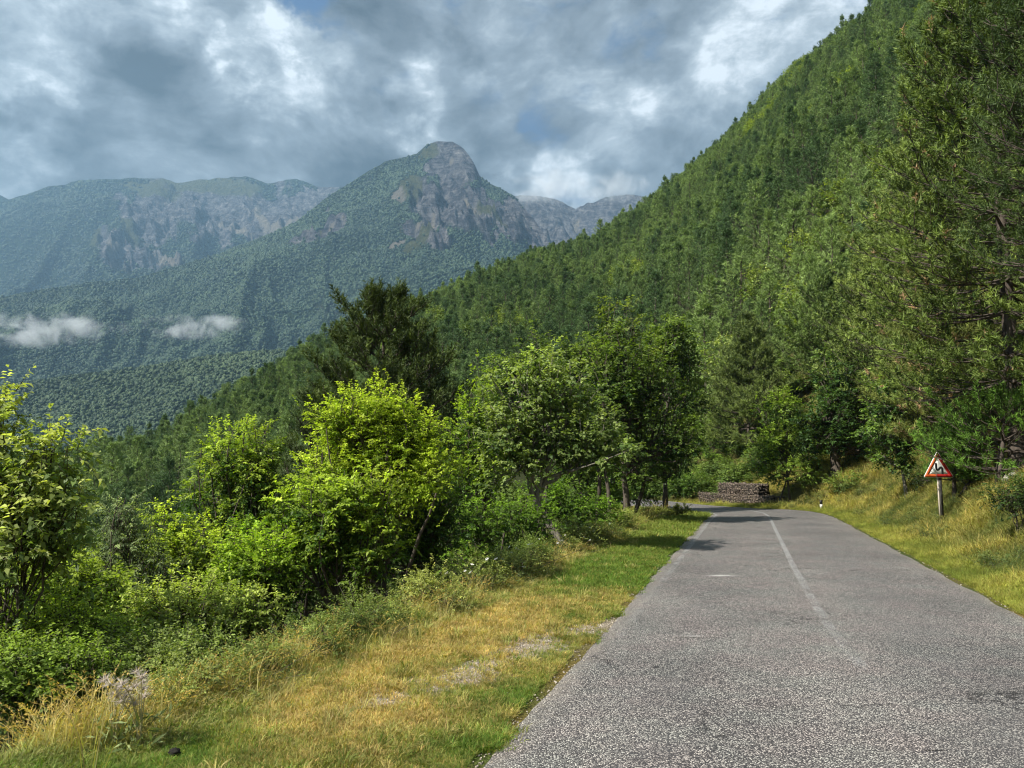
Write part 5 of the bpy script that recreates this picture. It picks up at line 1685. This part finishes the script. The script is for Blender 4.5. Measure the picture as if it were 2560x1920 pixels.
cap = np.array([[tipc[0] + 17 * k_ * math.cos(a), tipc[1] + 17 * k_ * math.sin(a)] for a in np.linspace(0, math.pi, 9)])
vv = [(c[0], -.004, c[1]) for c in cap] + [(tipc[0], -.004, tipc[1])]
ar.add(vv, [[i, i + 1, 9] for i in range(8)], 0)
b0 = pth[0]; w_ = 17 * k_
ar.add([(b0[0] - w_, -.004, b0[1]), (b0[0] - w_, -.004, b0[1] - 12 * k_), (b0[0], -.004, b0[1]), (b0[0] + w_, -.004, b0[1]), (b0[0] + w_, -.004, b0[1] - 12 * k_)], [[0, 1, 2], [2, 4, 3]], 0)
ar.obj("double_bend_symbol", M_black, po)
sm = MB(); box(sm, (-.068, -.006, .05), (.006, .004, .15)); sm.obj("bent_seam", M_back, po)
ps = MB()
m_post = bark_mat("weathered_post", (.022, .021, .02), (.085, .078, .07), 11)
box(ps, (0.02, .0, (zb + .45) / 2 - .15), (.085, .075, zb + .45 + .3))
pob = ps.obj("post", m_post, e)
ed = MB(); box(ed, (-.034, -.018, (zb + .05) / 2 - .1), (.018, .046, zb + .25))  # pale strip added to paint the sunlit left side of the post
ed.obj("post_lit_side_strip", plain("post_lit_side", (.42, .36, .28), .8), e)
cl_ = MB(); box(cl_, (0.02, -.045, zb + .12), (.14, .02, .03)); box(cl_, (0.02, -.045, zb + .34), (.12, .02, .03)); cl_.obj("clamp", M_back, e)

# ------------------------------------------------------------------ gabions
g0 = W(695, 500.4, 44.3); g1 = W(768, 506.2, 37.4)
g0 = np.array([10.75, 44.4, 0.0]); g1 = np.array([12.65, 37.2, 0.0])
ax = (g1 - g0); LEN = np.linalg.norm(ax); ax /= LEN; pr = np.array([-ax[1], ax[0], 0.0])
if pr[0] < 0: pr = -pr
ge = thing("gabion_wall", "low stepped retaining wall of wire baskets filled with stones beside the bend", "gabion wall", (g0 + g1) / 2)
m, t, out = new_mat("gabion_stone")
c = t.attr('col')
geo = t.node('ShaderNodeNewGeometry')
nz = t.noise(geo.outputs['Position'], 20, 5, .7)
c = t.mix(1.0, c, t.ramp(nz, [(.3, (.65, .65, .65)), (.7, (1.3, 1.3, 1.3))]), 'MULTIPLY')
principled(t, out, c, .9, t.bump(nz, .02), .2)
M_gs = m
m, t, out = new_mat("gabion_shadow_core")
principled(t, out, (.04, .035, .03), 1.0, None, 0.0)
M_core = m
M_wire = plain("rusty_wire", (.16, .12, .09), .6, .4, .3)
gb = np.random.default_rng(9)


def basket(u0, u1, z0, h, dep, back=0.0):
    c0 = g0 + ax * (u0 + u1) / 2 * 1.0 + pr * (dep / 2 + back); c0 = c0 - (g0 + g1) / 2
    Lb = (u1 - u0) * .985
    Rm = np.stack([ax, pr, np.array([0, 0, 1.])], 1)
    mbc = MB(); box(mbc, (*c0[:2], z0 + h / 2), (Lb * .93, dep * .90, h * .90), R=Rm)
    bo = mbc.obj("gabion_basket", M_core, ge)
    st = MB()
    nu = int(Lb / .070); nz_ = max(3, int(h / .10))
    for face in range(3):
        for i in range(nu if face < 2 else int(dep / .11)):
            for j in range(nz_ if face != 1 else int(dep / .12)):
                if face == 0: loc = np.array([(i + .5) / nu * Lb - Lb / 2, -dep / 2 + .045, (j + .5) / nz_ * h])
                elif face == 1: loc = np.array([(i + .5) / nu * Lb - Lb / 2, (j + .5) * .12 - dep / 2, h - .045])
                else: loc = np.array([Lb / 2 - .045, (i + .5) * .11 - dep / 2, (j + .5) / nz_ * h])
                loc = loc + gb.normal(size=3) * np.array([.03, .014, .035])
                v = iv0 * np.array([.036, .05, .058]) * gb.uniform(.55, 1.25, 3) * (1 + .2 * gb.normal(size=(len(iv0), 1)))
                a = gb.uniform(0, 3.14); ca, sa = math.cos(a), math.sin(a)
                v = v @ np.array([[ca, 0, sa], [0, 1, 0], [-sa, 0, ca]])
                v = (v + loc) @ Rm.T + np.array([c0[0], c0[1], z0])
                st.add(v, if0, 0, np.array([.155, .125, .10]) * gb.uniform(.35, 1.5) * np.array([1, gb.uniform(.93, 1.03), gb.uniform(.88, 1.05)]))
    so_ = st.obj("stone_fill", M_gs, bo, kind='stuff')
    wr = MB(); r_ = .004
    def seg(a, b):
        a = np.array(a) @ Rm.T + np.array([c0[0], c0[1], z0]); b = np.array(b) @ Rm.T + np.array([c0[0], c0[1], z0])
        tubes(wr, np.array([[a, (a + b) / 2, b]]), np.full((1, 3), r_), 3)
    yb_ = -dep / 2 - .012
    for i in range(int(Lb / .2) + 1):
        xx = -Lb / 2 + i * Lb / int(Lb / .2); seg((xx, yb_, 0), (xx, yb_, h + .01)); seg((xx, yb_, h + .01), (xx, dep / 2, h + .01))
    for j in range(4):
        zz = h * j / 3; seg((-Lb / 2, yb_, zz + .005), (Lb / 2, yb_, zz + .005)); seg((Lb / 2 + .01, yb_, zz + .005), (Lb / 2 + .01, dep / 2, zz + .005))
    wr.obj("wire_mesh", M_wire, bo)


iv0, if0 = ico(0)
nb_ = 4
for i in range(nb_):
    basket(LEN * i / nb_, LEN * (i + 1) / nb_, -.05, .50, .8)
basket(LEN * .27, LEN * .56, .455, .58, .75, .12)
basket(LEN * .56, LEN * .80, .455, .58, .75, .12)

# ------------------------------------------------------------------ small things on the bank and verge
p = W(809.5, 508, 33.6); z = ground_z(13.35, 33.2)
e = thing("delineator_post", "short white roadside marker post with a black top beyond the sign", "marker post", (13.35, 33.2, z))
mb = MB(); box(mb, (0, 0, .10), (.10, .06, .24)); mb.obj("post", M_white, e)
mb = MB(); box(mb, (0, 0, .30), (.104, .064, .17)); mb.obj("black_band", M_black, e)

mb = MB()
br_ = np.random.default_rng(4)
a = np.array([11.85, 20.3]); bb = np.array([13.3, 21.6])
tt = np.linspace(0, 1, 8)[:, None]; xy = a * (1 - tt) + bb * tt
pth = np.array([[p_[0], p_[1], ground_z(*p_) + .16 + .03 * br_.normal()] for p_ in xy])
tubes(mb, pth, np.linspace(.055, .02, 8)[None], 6)
for k in range(6):
    i = br_.integers(1, 7); q_ = pth[i] + np.array([br_.normal() * .25, br_.normal() * .25, br_.uniform(.05, .3)])
    tubes(mb, np.array([[pth[i], (pth[i] + q_) / 2 + .02, q_]]), np.array([[.014, .01, .005]]), 4)
o = mb.obj("fallen_branch", M_bark, smooth=True, label="dead grey branch lying on the bank right of the sign", category="branch")

mb = MB(); v, f_ = ico(2)
mb.add(v * np.array([.26, .18, .10]) * (1 + .10 * br_.normal(size=(len(v), 1))), f_, 0, (.30, .28, .25))
o = mb.obj("rock", M_gs, smooth=False, label="pale flat rock at the foot of the thick pine trunk", category="rock")
rx_, ry_ = 12.15, 18.6
o.location = (rx_, ry_, ground_z(rx_, ry_) + .12); o.rotation_euler = (0, -.35, .3)
mb = MB(); mb.add(v * np.array([.032, .026, .022]) * (1 + .15 * br_.normal(size=(len(v), 1))), f_, 0, (.02, .018, .015))
o = mb.obj("stone", M_gs, smooth=False, label="small black stone lying in the green grass at lower left", category="stone")
o.location = (-1.98, 4.68, ground_z(-1.98, 4.68) + .03)

# dry thistles
M_this = foliage_mat("dry_thistle", .2, .8, spec=.1)
tr_ = np.random.default_rng(12)
for (px_, y_, h_, lab) in ((112, 4.75, .42, "dry grey thistle, left and lower of the pair in the foreground"), (140, 4.8, .46, "dry grey-pink thistle, right and taller of the pair in the foreground")):
    b = G(px_, y_, .02)
    e = thing("thistle_plant", lab, "thistle", b, "dry thistles in the left foreground")
    st = MB(); hd = MB(); lf_ = MB()
    ends = []
    for k in range(9):
        a = tr_.uniform(0, 6.28); rr = tr_.uniform(.02, .16); zz = h_ * tr_.uniform(.62, 1.05)
        e1 = np.array([rr * math.cos(a), rr * math.sin(a), zz]); ends.append(e1)
        st_p = np.array([[0, 0, 0], [rr * .2 * math.cos(a), rr * .2 * math.sin(a), zz * .45], [rr * .6 * math.cos(a), rr * .6 * math.sin(a), zz * .8], e1])
        tubes(st, st_p[None], np.array([[.004, .0035, .003, .0025]]), 5, 0, (.42, .38, .22))
    st.obj("stem", M_this, e)
    for e1 in ends:
        nsp_ = 60; dd_ = rand_dir(nsp_, -.4)
        c_ = np.array([.58, .50, .48]) * tr_.uniform(.6, 1.3, (nsp_, 1))
        hb = MB()
        needles(hb, np.repeat(e1[None], nsp_, 0) + dd_ * .006, dd_, tr_.uniform(.03, .06, nsp_), .0045, c_)
        v, f_ = iv, if_
        hb.add(v * .013 + e1, f_, 0, (.5, .42, .36))
        hb.obj("flower_head", M_this, e)
    nlv = 90
    zz = h_ * .5 * tr_.uniform(0, 1, nlv) ** 1.6; pos = np.stack([tr_.normal(0, .07, nlv), tr_.normal(0, .07, nlv), zz], 1)
    d_ = rand_dir(nlv, -.1)
    c_ = np.where((zz < h_ * .5)[:, None], np.array([.20, .24, .10]), np.array([.30, .31, .18])) * tr_.uniform(.7, 1.25, (nlv, 1))
    leaves(lf_, pos, d_, rand_dir(nlv, .3), tr_.uniform(.06, .13, nlv), .016, c_, 0, .1)
    lf_.obj("spiny_leaves", M_this, e)

# white umbels along the verge
M_petal = plain("white_petal", (.78, .77, .70), .7, .1)
fl_r = np.random.default_rng(31)
um = MB()
for k in range(14):
    a = fl_r.uniform(0, 6.28); r0 = .028 * math.sqrt(fl_r.uniform())
    dsc = ico(0)[0] * np.array([.008, .008, .005]) + np.array([r0 * math.cos(a), r0 * math.sin(a), .008 * fl_r.uniform()])
    um.add(dsc, if0, 0)
um_me = um.mesh("umbel", [M_petal])
stm = MB(); tubes(stm, np.array([[[0, 0, -.45], [.012, .01, -.2], [0, 0, 0]]]), np.array([[.004, .003, .002]]), 4, 0, (.16, .2, .07))
stm_me = stm.mesh("flower_stem", [M_leaf])
for k in range(34):
    y_ = float(8.2 + 12 * fl_r.uniform() ** 1.2); v_ = np.interp(y_, VY, VV)
    x_ = float(Lf(y_) - v_ - fl_r.normal(.05, .22)); z_ = ground_z(x_, y_)
    hgt_ = fl_r.uniform(.22, .5)
    e = thing("wild_flower", "small white flower on a thin stem at the verge edge", "flower", (x_, y_, z_ + hgt_ - .02), "white wild flowers along the thicket edge")
    e.rotation_euler = (fl_r.normal(.5, .25), fl_r.normal(0, .25), fl_r.uniform(0, 6.28)); s0 = float(fl_r.uniform(.6, 1.1)); e.scale = (s0, s0, s0)
    for nm2, me2 in (("flower_head", um_me), ("stem", stm_me)):
        ch = bpy.data.objects.new(nm2, me2); COL.objects.link(ch); ch.parent = e

# ------------------------------------------------------------------ mist and haze
def mist(name, label, c, size, dens, scale, seed):
    v, f_ = ico(3)
    mb = MB(); mb.add(v * np.array(size) / 2, f_)
    m = bpy.data.materials.new(name + "_volume"); m.use_nodes = True; m.node_tree.nodes.clear(); t = NT(m.node_tree)
    out = t.node('ShaderNodeOutputMaterial'); pv = t.node('ShaderNodeVolumePrincipled')
    tcn = t.node('ShaderNodeTexCoord')
    P = t.vmath('ADD', tcn.outputs['Object'], (seed, seed * 2, 0))
    mp = t.node('ShaderNodeMapping'); t.put(mp.inputs[0], P); mp.inputs['Scale'].default_value = (1, .6, 1.0); mp.inputs['Rotation'].default_value = (0, .6, 0)
    nz = t.noise(mp.outputs[0], scale, 5, .6, .5)
    qv = t.vmath('DIVIDE', tcn.outputs['Object'], tuple(s / 2 for s in size))
    rr = t.vmath('LENGTH', qv)
    f = t.math('MULTIPLY', t.ss(t.math('SUBTRACT', nz, t.math('MULTIPLY', rr, .20)), .31, .60), t.ss(rr, 1.0, .55))
    pv.inputs['Color'].default_value = (.92, .95, .98, 1)
    t.put(pv.inputs['Density'], t.math('MULTIPLY', f, dens))
    t.l.new(pv.outputs[0], out.inputs['Volume'])
    o = mb.obj(name, m, kind='stuff', label=label)
    o.location = tuple(float(k) for k in c)
    return o


mist("mist", "thin white mist patch low over the forest at the far left", W(38, 330, 1230), (330, 80, 70), .036, .026, 3.0)
mist("mist", "small white mist wisp over the forest left of centre", W(194, 326, 1280), (240, 60, 56), .034, .03, 9.0)
mist("mist", "grey cloud resting on the rocky far ridge", W(548, 187, 3150), (520, 400, 150), .010, .007, 5.0)
mist("mist", "grey cloud cap hiding the right end of the far ridge", W(612, 188, 3250), (440, 400, 130), .010, .007, 14.0)

hz_me = MB()
x0, x1, y0, y1, z0, z1 = -5000, 5000, -950, 5100, -150, 1900
box(hz_me, ((x0 + x1) / 2, (y0 + y1) / 2, (z0 + z1) / 2), (x1 - x0, y1 - y0, z1 - z0))
m = bpy.data.materials.new("haze_air"); m.use_nodes = True; m.node_tree.nodes.clear(); t = NT(m.node_tree)
out = t.node('ShaderNodeOutputMaterial'); pv = t.node('ShaderNodeVolumePrincipled')
pv.inputs['Color'].default_value = (.34, .56, .78, 1)
pv.inputs['Density'].default_value = 1.12e-4
pv.inputs['Anisotropy'].default_value = 0.2
t.l.new(pv.outputs[0], out.inputs['Volume'])
hz_me.obj("haze", m, kind='stuff', label="pale blue air between the road and the mountains")
